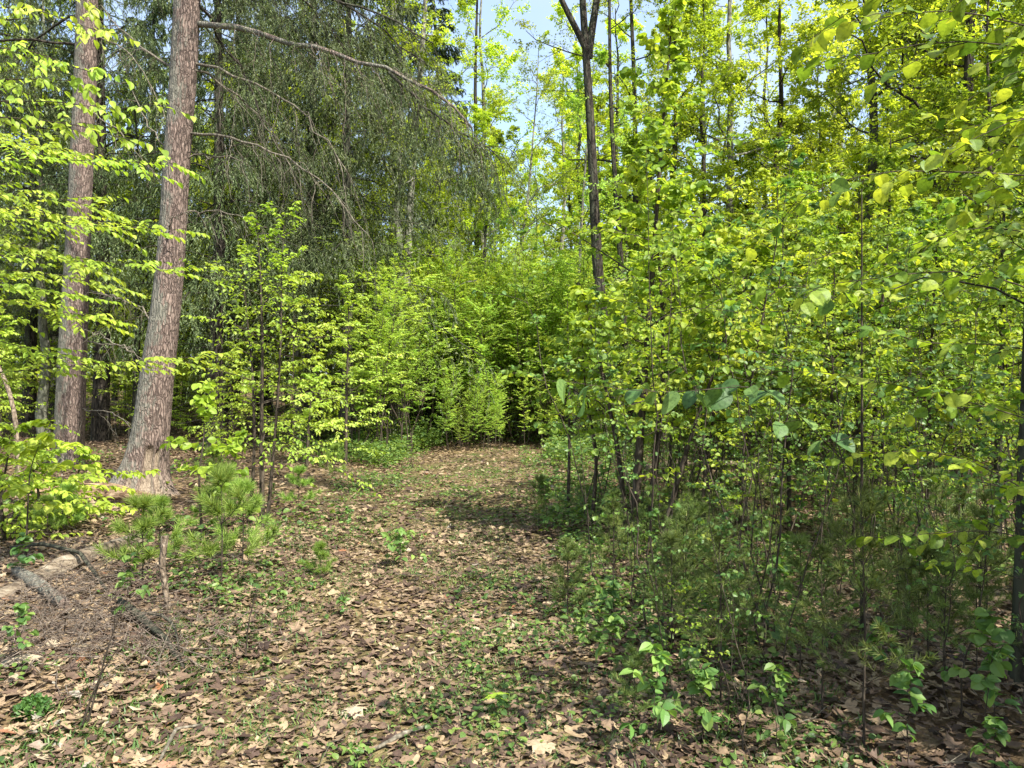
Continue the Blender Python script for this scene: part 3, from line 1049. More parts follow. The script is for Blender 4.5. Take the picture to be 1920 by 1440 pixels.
# its limbs: (pixel path at a depth)
limbs = [
    ([(372, 45, 10.9), (430, 52, 10.7), (500, 66, 10.4), (570, 82, 10.1), (640, 102, 9.9), (730, 136, 9.7), (800, 160, 9.6), (850, 190, 9.5), (885, 240, 9.5)], .045, 38, .75, .8, False),
    ([(730, 136, 9.7), (770, 180, 9.6), (830, 225, 9.5), (880, 260, 9.5), (930, 290, 9.4)], .022, 40, .7, .9, False),
    ([(368, 120, 10.9), (430, 132, 10.6), (500, 165, 10.3), (560, 205, 10.1), (610, 260, 9.9), (650, 320, 9.8)], .02, 14, .7, .7, True),
    ([(366, 132, 10.9), (420, 150, 11.2), (470, 200, 11.5), (520, 270, 11.8), (560, 350, 12)], .018, 12, .7, .8, True),
    ([(358, 250, 10.9), (400, 250, 10.6), (480, 270, 10.3), (560, 310, 10.1), (600, 340, 10), (650, 395, 9.9), (690, 440, 9.8)], .02, 16, .6, .7, True),
    ([(355, 295, 10.9), (390, 291, 10.8), (430, 292, 10.7), (465, 308, 10.6)], .014, 8, .35, .6, True),
    ([(350, 397, 10.9), (400, 394, 10.8), (450, 404, 10.7), (500, 425, 10.6)], .013, 8, .35, .6, True),
    ([(318, 430, 10.7), (322, 405, 10.5), (345, 396, 10.4), (375, 400, 10.3)], .01, 4, .2, .6, True),
    ([(372, 10, 10.9), (400, 60, 11.3), (440, 110, 11.6), (480, 190, 11.9), (520, 280, 12.1), (590, 380, 12.3)], .022, 18, .9, .9, False),
    ([(325, 130, 10.9), (270, 90, 11.4), (215, 50, 12), (190, 10, 12.3)], .02, 14, .6, .9, True),
    ([(318, 290, 10.9), (280, 240, 11.3), (245, 160, 11.8), (225, 100, 12.1)], .012, 8, .5, .8, True),
    ([(282, 600, 10.8), (262, 570, 11.0), (215, 555, 11.3), (165, 548, 11.6)], .013, 6, .3, .4, True),
    ([(248, 660, 10.8), (210, 640, 11.0), (160, 618, 11.3)], .012, 6, .3, .4, True),
]
for k, (pl, r, n2, L2, hg, dead) in enumerate(limbs):
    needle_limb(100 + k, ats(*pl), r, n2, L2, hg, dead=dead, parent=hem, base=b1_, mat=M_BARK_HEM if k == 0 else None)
# high limbs above the frame whose hanging sprays show at the top
for k in range(9):
    rg = np.random.default_rng(400 + k)
    a = math.radians([-10, 25, 60, -35, 100, 5, 150, 190, -60][k])
    z0 = 7.0 + k * .55
    tx = np.interp(z0, line[:, 2], line[:, 0])
    p = [np.array([tx, D1, z0])]
    for s in range(1, 7):
        p.append(p[0] + np.array([math.cos(a) * s * .6, math.sin(a) * s * .6, .12 * s - .045 * s * s]))
    needle_limb(300 + k, p, .03, 22, .9, .9, K=20, parent=hem, base=b1_)

# ---- second reddish trunk behind it, further left
D2 = 15.2
cl = [(128, 868), (131, 800), (134, 700), (139, 600), (144, 500), (149, 400), (153, 300), (158, 200), (161, 100), (163, 0), (166, -150), (172, -500)]
wd = [26, 25, 24.5, 23, 21, 20, 19.5, 19, 18.5, 18, 17, 11]
line2 = np.array([at(x, y, D2) for x, y in cl])
b2_ = line2[0].copy(); b2_[2] = ground_z(b2_[0], b2_[1]); line2[0] = b2_ - [0, 0, .12]
hem2 = thing('hemlock_tree', 'second straight reddish hemlock trunk behind the leaning one, dark on its left side', 'tree', b2_)
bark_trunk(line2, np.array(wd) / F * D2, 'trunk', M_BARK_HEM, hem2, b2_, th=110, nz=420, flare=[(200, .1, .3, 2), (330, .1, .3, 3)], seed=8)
for k, pl in enumerate([[(165, 640, 15.2), (240, 650, 14.9), (280, 690, 14.7)], [(170, 545, 15.2), (230, 560, 15), (275, 590, 14.8)], [(150, 765, 15.2), (220, 775, 14.8), (250, 810, 14.6)],
                        [(172, 60, 15.2), (260, 110, 14.8), (320, 240, 14.4)], [(170, 210, 15.2), (230, 250, 14.9), (290, 330, 14.7)]]):
    needle_limb(500 + k, ats(*pl), .016, 8, .5, .6, dead=True, parent=hem2, base=b2_)
for k in range(7):
    a = math.radians([200, 150, 250, 60, 300, 20, 110][k]); z0 = 8.2 + k * .7
    p = [np.array([at(163, 0, D2)[0], D2, z0])]
    for s in range(1, 7):
        p.append(p[0] + np.array([math.cos(a) * s * .6, math.sin(a) * s * .6, .1 * s - .05 * s * s]))
    needle_limb(520 + k, p, .03, 20, .9, .9, K=18, parent=hem2, base=b2_)

# ---- background conifers
CON = Kind([build_conifer(31, 17, .19, M_BARK_DARK, first=.14, Lb=3.2, name='conifer_tree'),
            build_conifer(32, 15, .15, M_BARK_DARK, first=.17, Lb=2.7, nb=95, name='conifer_tree'),
            build_conifer(33, 19, .22, M_BARK_DARK, first=.22, Lb=3.6, nb=95, hang=1.1, name='conifer_tree')])
def px_x(px, Y):
    return (px - 960) / F * Y
con_spots = [
    (402, 19, 0, 1.0, 'dark conifer trunk just right of the big leaning hemlock with drooping boughs'),
    (650, 19.5, 1, 1.1, 'drooping conifer hanging grey green sprays left of the path end'),
    (585, 22, 2, 1.0, 'shaggy conifer behind the middle of the long bare limb'),
    (500, 27, 0, 1.1, 'tall conifer deep between the leaning hemlock and the drooping one'),
    (190, 22, 2, 1.0, 'dark conifer standing between the two reddish hemlock trunks'),
    (55, 26, 0, 1.1, 'dark conifer at the far left behind the bright beech sprays'),
    (285, 30, 1, 1.3, 'conifer far back behind the leaning hemlock trunk'),
    (820, 32, 1, 1.25, 'small dark conifer with a thin black trunk left of the pale tree gap'),
]
for k, (px, Y, w, s, lab) in enumerate(con_spots):
    CON.put(px_x(px, Y), Y, k * 1.3, s, lab, which=w)
rng = np.random.default_rng(5)
far_con = [(-60, 20), (-150, 30), (110, 34), (350, 36), (440, 38), (640, 33), (740, 40), (560, 44), (240, 42), (20, 40), (760, 28), (1480, 36), (1700, 33), (1890, 40), (1330, 44)]
for px, Y in far_con:
    CON.put(px_x(px, Y), Y, rng.uniform(0, 6), rng.uniform(.9, 1.3), 'dark conifer in the shaded wood far behind', 'conifers in the wood far behind')

# ---- named broadleaf trees
def bl(px_line, Y, w, **k):
    ln = np.array([at(x, y, Y) for x, y in px_line])
    ln[0, 2] = ground_z(ln[0, 0], ln[0, 1]) - .1
    return ln, w / 2 / F * Y

ln, r = bl([(1175, 860), (1150, 740), (1132, 650), (1118, 480), (1111, 300), (1103, 150), (1092, 20), (1085, -200), (1080, -600)], 19, 26)
fk = [(np.array([at(1107, 110, 19), at(1085, 60, 18.9), at(1055, 10, 18.7), at(1020, -80, 18.5), at(980, -250, 18)]), .09),
      (np.array([at(1104, 100, 19), at(1110, 40, 19.1), at(1122, -10, 19.3), at(1150, -200, 19.5), at(1180, -400, 19.8)]), .1)]
build_broadleaf(61, 18, r * .95, M_BARK_DARK, M_CANOPY, first=.62, nl=12, Ll=.2, line=ln, fork=fk, label='tall dark trunk forking high up right of the gap of sky', size=.07)
ln, r = bl([(1180, 800), (1165, 500), (1150, 300), (1143, 150), (1143, 0), (1140, -300)], 23, 14)
build_broadleaf(62, 18, r, M_BARK_DARK, M_CANOPY, first=.4, nl=12, Ll=.17, line=ln, label='slender dark trunk just right of the forked one', size=.07)
ln, r = bl([(1195, 800), (1192, 400), (1190, 150), (1182, 0), (1175, -300)], 26, 16)
build_broadleaf(63, 18, r, M_BARK_DARK, M_CANOPY, first=.45, nl=10, Ll=.17, line=ln, label='third slender trunk in the row right of the forked one', size=.07)
ln, r = bl([(755, 820), (758, 600), (764, 480), (772, 330), (782, 200), (795, 60), (803, -100), (810, -400)], 23, 19)
build_broadleaf(64, 16, r, M_BARK_PALE, M_CANOPY, first=.5, nl=12, Ll=.17, line=ln, label='pale smooth grey trunk rising left of the path end', size=.07)
ln, r = bl([(1078, 800), (1082, 600), (1090, 420), (1098, 300), (1104, 230), (1115, 100)], 20, 10)
build_broadleaf(65, 12, r, M_BARK_PALE, M_THICKET, first=.4, nl=9, Ll=.15, line=ln, label='thin grey leaning trunk touching the forked one', size=.06)
ln, r = bl([(965, 830), (970, 560), (975, 470), (990, 380), (1000, 250), (1008, 160), (1010, 90)], 25, 9)
build_broadleaf(66, 13, r, M_BARK_PALE, M_CANOPY, first=.35, nl=14, Ll=.2, line=ln, label='young pale tree standing in front of the gap of sky', size=.06, K=6)
ln, r = bl([(890, 830), (895, 500), (893, 300), (890, 150), (895, 0), (900, -200)], 30, 13)
build_broadleaf(67, 18, r, M_BARK_DARK, M_CANOPY, first=.3, nl=14, Ll=.16, line=ln, label='dark slim trunk with fresh green leaves left of the sky gap', size=.075)
ln, r = bl([(735, 830), (735, 400), (733, 200), (735, 60), (745, -300)], 31, 12)
build_broadleaf(68, 18, r, M_BARK_PALE, M_CANOPY, first=.3, nl=14, Ll=.17, line=ln, label='thin grey trunk left of the pale one', size=.075)

BL = Kind([build_broadleaf(71, 15, .15, M_BARK_DARK, M_CANOPY, first=.18, nl=18, Ll=.25),
           build_broadleaf(72, 13, .11, M_BARK_DARK, M_CANOPY, first=.12, nl=20, Ll=.24),
           build_broadleaf(73, 17, .17, M_BARK_PALE, M_CANOPY, first=.25, nl=18, Ll=.22),
           build_broadleaf(74, 9, .07, M_TWIG, M_SHRUB, first=.08, nl=20, Ll=.3, K=12, size=.09)])
rng = np.random.default_rng(77)
# right side: a wall of foliage 13 to 45 m away
spots = []
for Y, n, x0, x1 in ((13.5, 3, 8.0, 13), (17, 5, 8.6, 16), (21, 7, 8.2, 19), (26, 16, 3.4, 21), (32, 17, 3.0, 25), (40, 14, 3.4, 32), (52, 16, 2.5, 42)):
    for k in range(n):
        spots.append((x0 + (x1 - x0) * (k + rng.uniform(.1, .9)) / n, Y + rng.uniform(-1.5, 1.5)))
for x, y in spots:
    near = y < 15
    BL.put(x, y, rng.uniform(0, 6.28), rng.uniform(.95, 1.2), 'leafy broadleaf tree in the bright wall of foliage right of the path', 'broadleaf trees right of the path', which=(3 if near else None))
spots = []
for Y, n, x0, x1 in ((24, 6, -16, -4), (30, 8, -21, -3), (37, 9, -27, -1.5), (46, 12, -34, 1), (58, 14, -42, 6)):
    for k in range(n):
        spots.append((x0 + (x1 - x0) * (k + rng.uniform(.1, .9)) / n, Y + rng.uniform(-1.5, 1.5)))
for x, y in spots:
    s = rng.uniform(.75, 1.05)
    BL.put(x, y, rng.uniform(0, 6.28), s, 'broadleaf tree with fresh leaves behind the conifers left of the path', 'broadleaf trees left of the path')
for px, Y, s in ((735, 22, .85), (805, 25, .8), (640, 30, .9), (480, 33, 1.0), (330, 35, 1.0), (100, 31, .9), (560, 26, .7), (895, 31, 1.1), (940, 38, 1.05), (1000, 41, 1.05), (1055, 37, 1.0), (860, 40, 1.2), (925, 42, 1.15), (905, 25, .8), (1085, 31, 1.05), (1070, 40, 1.2), (1120, 38, 1.2), (850, 36, .55), (920, 38, .5), (980, 34, .5), (1040, 36, .55), (1000, 48, .65), (900, 50, .7), (1060, 44, .6), (950, 60, .8), (1040, 62, .85), (880, 30, .5), (1010, 29, .42)):
    BL.put(px_x(px, Y), Y, rng.uniform(0, 6.28), s, 'low bright green tree closing the view below the gap of sky', 'low trees under the gap of sky', which=int(rng.integers(0, 3)))

# the wood beyond, too far to tell its trees apart
rng = np.random.default_rng(55)
g = Geo()
N = 70000
aa = np.radians(rng.uniform(-48, 48, N))
dd = rng.uniform(66, 95, N)
x, y = np.sin(aa) * dd, np.cos(aa) * dd
top = 13 + 6 * vnoise(aa * 14, 3.0) - 7 * np.exp(-((aa - .02) / .10) ** 2)
z = ground_z(x, y) + top * rng.uniform(0, 1, N) ** .8
q = vnoise(x * .25, y * .25, z * .25) > -.35
x, y, z = x[q], y[q], z[q]; N = len(x)
leaves(g, FAR, np.stack([x, y, z], -1), rng.normal(size=(N, 3)), rng.normal(size=(N, 3)), rng.uniform(.25, .6, N), np.clip(.4 + .5 * vnoise(x * .15, y * .15, z * .2) + rng.normal(0, .15, N), 0, 1))
tag(g.build('far_foliage', M_CANOPY), 'leafy mass of the wood closing the distance on all sides', kind='stuff')

# ------------------------------------------------------------------ saplings
# thicket that closes the path
TH = Kind([build_sapling(200 + k, 4.6, .021, M_THICKET, n1=23, L1=.85, first=.42 - .12 * (k % 2), n2=9, K=13, size=.046, tm=FAR, el=(30, 62), prof='broad', wobble=.06, lean=(.08 * (k - 2.5), 0), nstem=1 + (k % 3 == 0), spread=.3, name='thicket_sapling', wood3=False, sides=4) for k in range(6)])
rng = np.random.default_rng(9)
n = 0
while n < 280:
    Y = rng.uniform(16.5, 31)
    px = rng.uniform(655, 1160)
    x = px_x(px, Y)
    if Y < 20.5 and abs(x - path_centre(Y)) < 1.7:
        continue
    if Y < 19 and px > 1010:
        continue
    s = rng.uniform(.65, 1.3) * (.75 if Y < 19 else 1)
    TH.put(x, Y, rng.uniform(0, 6.28), s, 'thin stemmed green sapling in the dense thicket closing the path', 'saplings in the thicket at the end of the path', tilt=(rng.normal(0, .06), rng.normal(.05, .06)))
    n += 1

for k in range(44):
    Y = rng.uniform(18.8, 22)
    TH.put(px_x(rng.uniform(820, 1080), Y), Y, rng.uniform(0, 6.28), rng.uniform(.22, .5), 'knee high green sapling at the foot of the thicket', 'low saplings at the foot of the thicket', which=2 * int(rng.integers(0, 3)) + 1)
# understorey right of the path
US = Kind([build_sapling(230 + k, 4.8, .020, M_SHRUB, n1=22, L1=1.05, first=.42, n2=8, K=6, size=.064, tm=ROUND if k % 2 else BEECH, el=(25, 60), name='understorey_sapling', nstem=1 + k % 3, spread=.22, tilt=.5) for k in range(6)])
n = 0
placed = []
while n < 125:
    Y = rng.uniform(5.8, 22) ** 1.0
    px = rng.uniform(1080, 2050)
    x = px_x(px, Y)
    if (Y < 9.5 and rng.uniform() < .8) or (px < 1240 and Y > 11) or x < .9 + .04 * Y or any((x - a) ** 2 + (Y - b) ** 2 < .35 for a, b in placed):
        continue
    placed.append((x, Y))
    s = rng.uniform(.5, 1.05) if Y > 8 else rng.uniform(.45, .85)
    if 11 < Y < 20 and x < 5.5:
        s = min(s, .6)
    US.put(x, Y, rng.uniform(0, 6.28), s, 'leafy understorey sapling among many right of the path', 'understorey saplings right of the path', tilt=(rng.normal(0, .05), rng.normal(.05, .06)))
    n += 1
# understorey behind the hemlocks on the left
UL = Kind([build_sapling(250 + k, 3.6, .015, M_BEECH, n1=22, L1=1.1, first=.25, n2=8, K=6, size=.075, tm=BEECH, el=(5, 45), name='beech_sapling') for k in range(4)])
n = 0
while n < 46:
    Y = rng.uniform(13, 30)
    px = rng.uniform(-120, 700)
    x = px_x(px, Y)
    if (Y < 20 and (80 < px < 420)) or (Y < 16 and px > 560) or abs(x - path_centre(Y)) < 2.2:
        continue
    UL.put(x, Y, rng.uniform(0, 6.28), rng.uniform(.6, 1.1), 'young beech glowing green in the shade behind the hemlocks', 'young beeches behind the hemlocks')
    n += 1

# ---- the twin stemmed beech sapling standing between the hemlock and the path
def stem_px(pts, Y0, dY=0.0):
    out = []
    n = len(pts)
    for k, (x, y) in enumerate(pts):
        out.append(at(x, y, Y0 + dY * k / max(1, n - 1)))
    out = np.array(out)
    out[0, 2] = float(ground_z(out[0, 0], out[0, 1])) - .03
    return out

def hero(pts_list, Y, label, w, mat=M_SHRUB, dY=0., **k):
    sts = [stem_px(p, Y + .12 * i, dY) for i, p in enumerate(pts_list)]
    H = sts[0][-1, 2] - sts[0][0, 2]
    return build_sapling(k.pop('seed'), H, w * .78 / F * Y, mat, stems=sts, label=label, **k)

hero([[(492, 985), (490, 800), (493, 650), (488, 500), (480, 400)], [(500, 1000), (519, 780), (528, 620), (528, 460), (535, 400)]], 8.4,
     'slender twin stemmed beech sapling with bright tiered leaves left of the path', 7, M_BEECH, seed=601, n1=27, L1=.9, first=.26, n2=6, K=5, size=.05, el=(0, 55), name='beech_sapling', droop=.15, bark=M_TWIG)
hero([[(470, 970), (478, 840), (474, 700), (460, 560), (450, 470)]], 9.4, 'thin beech sapling behind the twin stemmed one', 5, M_BEECH, seed=602, n1=20, L1=.9, first=.2, n2=6, K=4, size=.055, el=(0, 50), name='beech_sapling', droop=.15)
hero([[(380, 985), (372, 900), (385, 800), (372, 720)]], 7.6, 'small sapling with broad pale leaves in front of the hemlock base', 4, M_BEECH, seed=603, n1=9, L1=.35, first=.35, n2=4, K=3, size=.085, tm=HAZEL, name='hazel_sapling', tilt=.6)
hero([[(412, 1000), (428, 930), (440, 860), (450, 815)]], 7.3, 'tiny sapling with a few pale leaves left of the twin stemmed beech', 3, M_BEECH, seed=604, n1=7, L1=.3, first=.35, n2=3, K=3, size=.075, tm=HAZEL, name='hazel_sapling', tilt=.6)
hero([[(648, 860), (650, 720), (655, 600), (650, 520)]], 15.2, 'bushy green sapling at the left edge of the thicket', 5, M_THICKET, seed=605, n1=26, L1=.9, first=.1, n2=8, K=7, size=.07, name='beech_sapling')
hero([[(575, 870), (580, 780), (588, 700)]], 14.2, 'low beech sapling in shade under the drooping conifer', 5, M_THICKET, seed=606, n1=22, L1=.9, first=.1, n2=8, K=6, size=.07, name='beech_sapling')
# old leaning dead stem and thin stems at the far left
P = ats((38, 850, 9.5), (30, 780, 9.6), (18, 730, 9.7), (5, 700, 9.8), (-30, 640, 9.9)); P[0, 2] = ground_z(*P[0, :2]) - .03
g = Geo(); tubes(g, resample(P, 12)[None], np.linspace(.035, .022, 12)[None], 9)
root = thing('dead_sapling', 'leaning dead reddish stem at the left edge', 'dead tree', P[0]); g.build('stem', M_DEADWOOD, root, P[0])

# ---- beech reaching in from the left: trunk out of frame, flat sprays across the hemlocks
def reaching(name, label, cat, base, H, r, limbs, leafmat, tm, size, seed, K=8, n2=16, L2=.42, tilt=.3, down=.45, droop=.2, bark=M_TWIG, side=.7, leanto=(0, 0), r1=.007, ang=38):
    rng = np.random.default_rng(seed)
    bx, by = base
    bz = float(ground_z(bx, by))
    B = np.array([bx, by, bz])
    st = resample([B - [0, 0, .05], B + [leanto[0] * .3, leanto[1] * .3, H * .4], B + [leanto[0], leanto[1], H]], 16)
    wood = Geo()
    tubes(wood, st[None], (r * np.linspace(1, .25, 16))[None], 8)
    root = thing(name, label, cat, B)
    wood.build('stem', bark, root, B)
    for k, pl in enumerate(limbs):
        pl = np.asarray(pl, float)
        z0 = max(bz + .4, pl[0, 2] - .35)
        j = np.array([np.interp(z0, st[:, 2], st[:, 0]), np.interp(z0, st[:, 2], st[:, 1]), z0])
        Q = resample(np.concatenate([[j], pl]), 20)[None]
        w, fo = Geo(), Geo()
        tubes(w, Q, (r1 * np.linspace(1, .22, 20))[None], 6)
        b2 = children(Q, n2, .18, 1, .3, ang, .02, droop, 6, rng, roll=.25, wob=.04, absL=L2, taper=.45, noise=.1)
        tubes(w, b2, np.full(len(b2), .0018)[:, None] * np.linspace(1, .5, 6)[None], 3, cap=False)
        o = w.build('branch', bark, root, B)
        leaf_on(fo, b2, K, tm, size, rng, tilt=tilt, down=down, side=side)
        leaf_on(fo, Q[:, 5:], n2, tm, size, rng, tilt=tilt, down=down, side=side)
        fo.build('leaves', leafmat, o, B)
    return root

LB = [
    ats((-80, 705, 6.2), (100, 690, 5.9), (250, 675, 5.7), (392, 668, 5.5)),
    ats((-80, 300, 6.0), (60, 298, 5.8), (200, 302, 5.6), (325, 306, 5.5)),
    ats((-80, 395, 6.2), (60, 412, 5.9), (200, 425, 5.7), (328, 430, 5.6)),
    ats((-80, 480, 5.9), (100, 478, 5.7), (230, 495, 5.6), (340, 514, 5.5)),
    ats((-80, 545, 5.8), (30, 565, 5.6), (110, 585, 5.5), (188, 596, 5.4)),
    ats((-80, 350, 5.5), (20, 356, 5.3), (100, 370, 5.2), (190, 392, 5.1)),
    ats((-80, 440, 5.3), (10, 452, 5.1), (80, 470, 5.0), (150, 498, 4.9)),
    ats((-80, 520, 5.6), (0, 530, 5.4), (60, 540, 5.3), (130, 556, 5.2)),
    ats((-80, 620, 5.9), (0, 640, 5.7), (60, 655, 5.6), (130, 672, 5.5)),
    ats((-80, 265, 6.5), (0, 262, 6.3), (60, 270, 6.1), (120, 282, 6.0)),
    ats((-80, 385, 7.0), (40, 392, 6.8), (120, 405, 6.7), (210, 425, 6.6)),
    ats((-80, 500, 7.2), (60, 510, 7.0), (160, 520, 6.9), (230, 540, 6.8)),
]
reaching('beech_tree', 'young beech reaching flat sprays of bright leaves in from the left across the hemlocks', 'tree', (-5.0, 6.2), 5.6, .045, LB, M_BEECH, BEECH_NEAR, .052, 701, K=12, n2=24, L2=.48, tilt=.22, down=.22, droop=.1)
UB = [
    ats((-60, 90, 4.6), (60, 92, 4.4), (130, 125, 4.3), (190, 140, 4.2)),
    ats((-60, 20, 4.6), (50, 10, 4.5), (130, 40, 4.4), (190, 60, 4.3)),
    ats((-60, 150, 4.7), (60, 148, 4.6), (140, 150, 4.5), (185, 165, 4.4)),
    ats((-60, 215, 4.4), (80, 225, 4.3), (180, 240, 4.2), (240, 268, 4.1)),
    ats((-60, -30, 4.8), (40, -40, 4.7), (120, -20, 4.6), (180, 10, 4.5)),
    ats((-60, 190, 5.2), (120, 190, 5.1), (220, 210, 5.0), (300, 190, 4.9)),
]
reaching('beech_tree', 'beech boughs hanging into the upper left corner', 'tree', (-4.2, 4.6), 6.0, .05, UB, M_BEECH, BEECH_NEAR, .052, 702, K=7, n2=15, L2=.36, tilt=.4, down=.5)
# low leafy bush, bottom left beside the log
hero([[(60, 985), (75, 930), (60, 880), (70, 830)], [(110, 985), (130, 930), (150, 880), (150, 840)]], 8.2, 'low leafy beech bush at the left edge in front of the rotten log', 5, M_BEECH, seed=606, n1=18, L1=.75, first=.1, n2=8, K=6, size=.07, el=(0, 30), name='beech_bush', cat='bush', tm=BEECH_NEAR)
hero([[(10, 1010), (0, 930), (15, 860), (20, 800)]], 7.4, 'leafy low bush cut off by the left edge', 5, M_BEECH, seed=607, n1=18, L1=.6, first=.1, n2=7, K=6, size=.07, el=(0, 40), name='beech_bush', cat='bush', tm=BEECH_NEAR)
hero([[(48, 960), (55, 880), (75, 830), (90, 790)]], 6.5, 'thin sprig with large hanging leaves beside the second hemlock trunk', 3, M_BEECH, seed=608, n1=8, L1=.3, first=.4, n2=3, K=3, size=.09, el=(0, 40), name='hazel_sapling', tm=HAZEL)

# ---- shrubs and stems right of the path, nearest ones by hand
HR = [
    ([[(1185, 1010), (1198, 860), (1208, 700), (1222, 540), (1232, 380), (1245, 200), (1262, 20)], [(1212, 1005), (1232, 850), (1245, 700), (1240, 540), (1225, 380), (1215, 280)], [(1178, 1012), (1160, 850), (1130, 700), (1095, 560)]],
     7.6, 'tallest shrub right of the path with three dark stems from one root', 12, dict(seed=611, n1=40, L1=1.0, first=.36, n2=7, K=5, size=.075, tm=HAZEL, el=(30, 60), tilt=.6)),
    ([[(1235, 1000), (1275, 880), (1330, 720), (1390, 560), (1440, 430)]], 7.3, 'shrub stem slanting to the right beside the three stemmed one', 8, dict(seed=612, n1=30, L1=.9, first=.42, n2=7, K=5, size=.075, tm=HAZEL, tilt=.6)),
    ([[(1642, 960), (1640, 850), (1638, 700), (1655, 560), (1668, 400), (1670, 260)], [(1600, 965), (1607, 800), (1612, 640), (1605, 480), (1612, 330)]], 8.2, 'pair of straight dark stems in the middle of the right side', 9, dict(seed=613, n1=40, L1=1.1, first=.36, n2=7, K=6, size=.07, tm=BEECH, tilt=.5)),
    ([[(1380, 970), (1398, 830), (1410, 690), (1400, 540), (1395, 420)]], 8.6, 'thin stem with fine leaves between the slanting shrub and the dark pair', 6, dict(seed=614, n1=34, L1=1.0, first=.36, n2=7, K=6, size=.065, tm=BEECH, tilt=.5)),
    ([[(1480, 965), (1478, 800), (1470, 650), (1490, 480), (1500, 330)]], 9.0, 'upright sapling left of the dark pair of stems', 6, dict(seed=615, n1=34, L1=1.1, first=.36, n2=7, K=6, size=.065, tm=BEECH, tilt=.5)),
    ([[(1905, 1320), (1915, 1100), (1918, 900), (1925, 700), (1930, 400), (1925, 100)]], 3.75, 'thick dark stem standing at the right edge', 19, dict(seed=616, n1=14, L1=.7, first=.55, n2=6, K=4, size=.07, tm=HAZEL, tilt=.6, bark=M_BARK_DARK)),
    ([[(1868, 1010), (1872, 850), (1878, 700), (1880, 500), (1885, 300)]], 7.2, 'dark sapling trunk just inside the right edge', 13, dict(seed=617, n1=30, L1=1.0, first=.42, n2=7, K=5, size=.065, tm=BEECH, tilt=.5, bark=M_BARK_DARK)),
    ([[(1800, 930), (1790, 830), (1772, 720), (1755, 600)], [(1801, 930), (1820, 830), (1840, 720), (1850, 620)]], 8.0, 'small sapling forked like a V near the right edge', 6, dict(seed=618, n1=22, L1=.7, first=.35, n2=7, K=5, size=.06, tm=BEECH, tilt=.5)),
    ([[(1065, 960), (1068, 820), (1066, 700), (1064, 560)]], 9.6, 'thin upright sapling first on the right side of the path', 5, dict(seed=619, n1=20, L1=.7, first=.42, n2=7, K=5, size=.065, tm=BEECH, tilt=.5)),
    ([[(1110, 985), (1120, 850), (1098, 740), (1090, 620)]], 8.6, 'sapling with clear stem left of the three stemmed shrub', 6, dict(seed=620, n1=20, L1=.7, first=.4, n2=7, K=5, size=.065, tm=HAZEL, tilt=.5)),
    ([[(1310, 985), (1325, 860), (1345, 740), (1335, 600), (1345, 480)]], 8.2, 'shrub with curved stem right of the slanting one', 6, dict(seed=621, n1=26, L1=.9, first=.42, n2=7, K=5, size=.07, tm=HAZEL, tilt=.6)),
    ([[(1560, 985), (1552, 860), (1562, 740), (1560, 600), (1570, 420)]], 7.6, 'sapling just left of the dark pair of stems', 6, dict(seed=622, n1=32, L1=1.0, first=.38, n2=7, K=5, size=.065, tm=BEECH, tilt=.5)),
    ([[(1730, 990), (1745, 860), (1740, 740), (1752, 560), (1760, 380)]], 7.4, 'sapling between the dark pair and the V shaped one', 7, dict(seed=623, n1=32, L1=1.0, first=.38, n2=7, K=5, size=.07, tm=BEECH, tilt=.5)),
]
for st, Y, lab, w, kw in HR:
    hero(st, Y, lab, w, name='shrub' if 'shrub' in lab else 'sapling', **kw)

# near hazel rooted beyond the right edge; big leaves cross the right of the view
NB = [
    ats((2050, 345, 2.9), (1900, 324, 2.8), (1740, 322, 2.8), (1640, 312, 2.8), (1560, 345, 2.8), (1500, 370, 2.8)),
    ats((2050, 90, 2.4), (1900, 40, 2.35), (1820, 15, 2.3), (1720, 10, 2.3), (1620, 40, 2.3)),
    ats((2050, 600, 2.9), (1930, 540, 2.85), (1830, 500, 2.8), (1700, 512, 2.8), (1560, 535, 2.8), (1470, 540, 2.8)),
    ats((2050, 830, 3.1), (1900, 775, 3.0), (1780, 745, 3.0), (1660, 715, 3.0), (1560, 700, 3.0)),
    ats((2050, 30, 2.2), (1930, -30, 2.15), (1800, -40, 2.1), (1660, -10, 2.1)),
    ats((2050, 120, 2.3), (1930, 90, 2.25), (1820, 70, 2.2), (1700, 75, 2.2), (1640, 100, 2.2)),
    ats((2050, 200, 2.5), (1930, 215, 2.5), (1840, 240, 2.5), (1780, 290, 2.5)),
    ats((2050, 960, 3.2), (1930, 930, 3.1), (1850, 870, 3.1), (1740, 840, 3.1), (1640, 850, 3.1)),
    ats((2050, 1060, 3.2), (1930, 1010, 3.15), (1850, 990, 3.1), (1760, 1000, 3.1), (1660, 1010, 3.1)),
    ats((2050, 470, 3.4), (1950, 440, 3.3), (1850, 420, 3.3), (1760, 440, 3.3), (1680, 470, 3.3)),
    ats((2050, 700, 3.4), (1950, 660, 3.3), (1850, 640, 3.3), (1740, 650, 3.3), (1660, 620, 3.3)),
]
reaching('hazel_shrub', 'near hazel spreading large backlit leaves over the right edge', 'shrub', (3.3, 3.1), 4.2, .03, NB, M_SHRUB, HAZEL, .056, 703, K=5, n2=13, L2=.33, tilt=.45, down=.25, r1=.0055, side=.8)
NB2 = [
    ats((1520, 800, 3.6), (1440, 720, 3.4), (1350, 728, 3.2), (1240, 738, 3.0), (1180, 735, 2.9), (1120, 722, 2.9), (1060, 715, 2.9)),
]
reaching('hazel_shrub', 'slim hazel holding a few broad cool green leaves out towards the path', 'shrub', (2.0, 4.4), 2.6, .012, NB2, M_COOL, HAZEL, .105, 704, K=2, n2=8, L2=.13, tilt=.4, down=.5, r1=.004, side=.8)

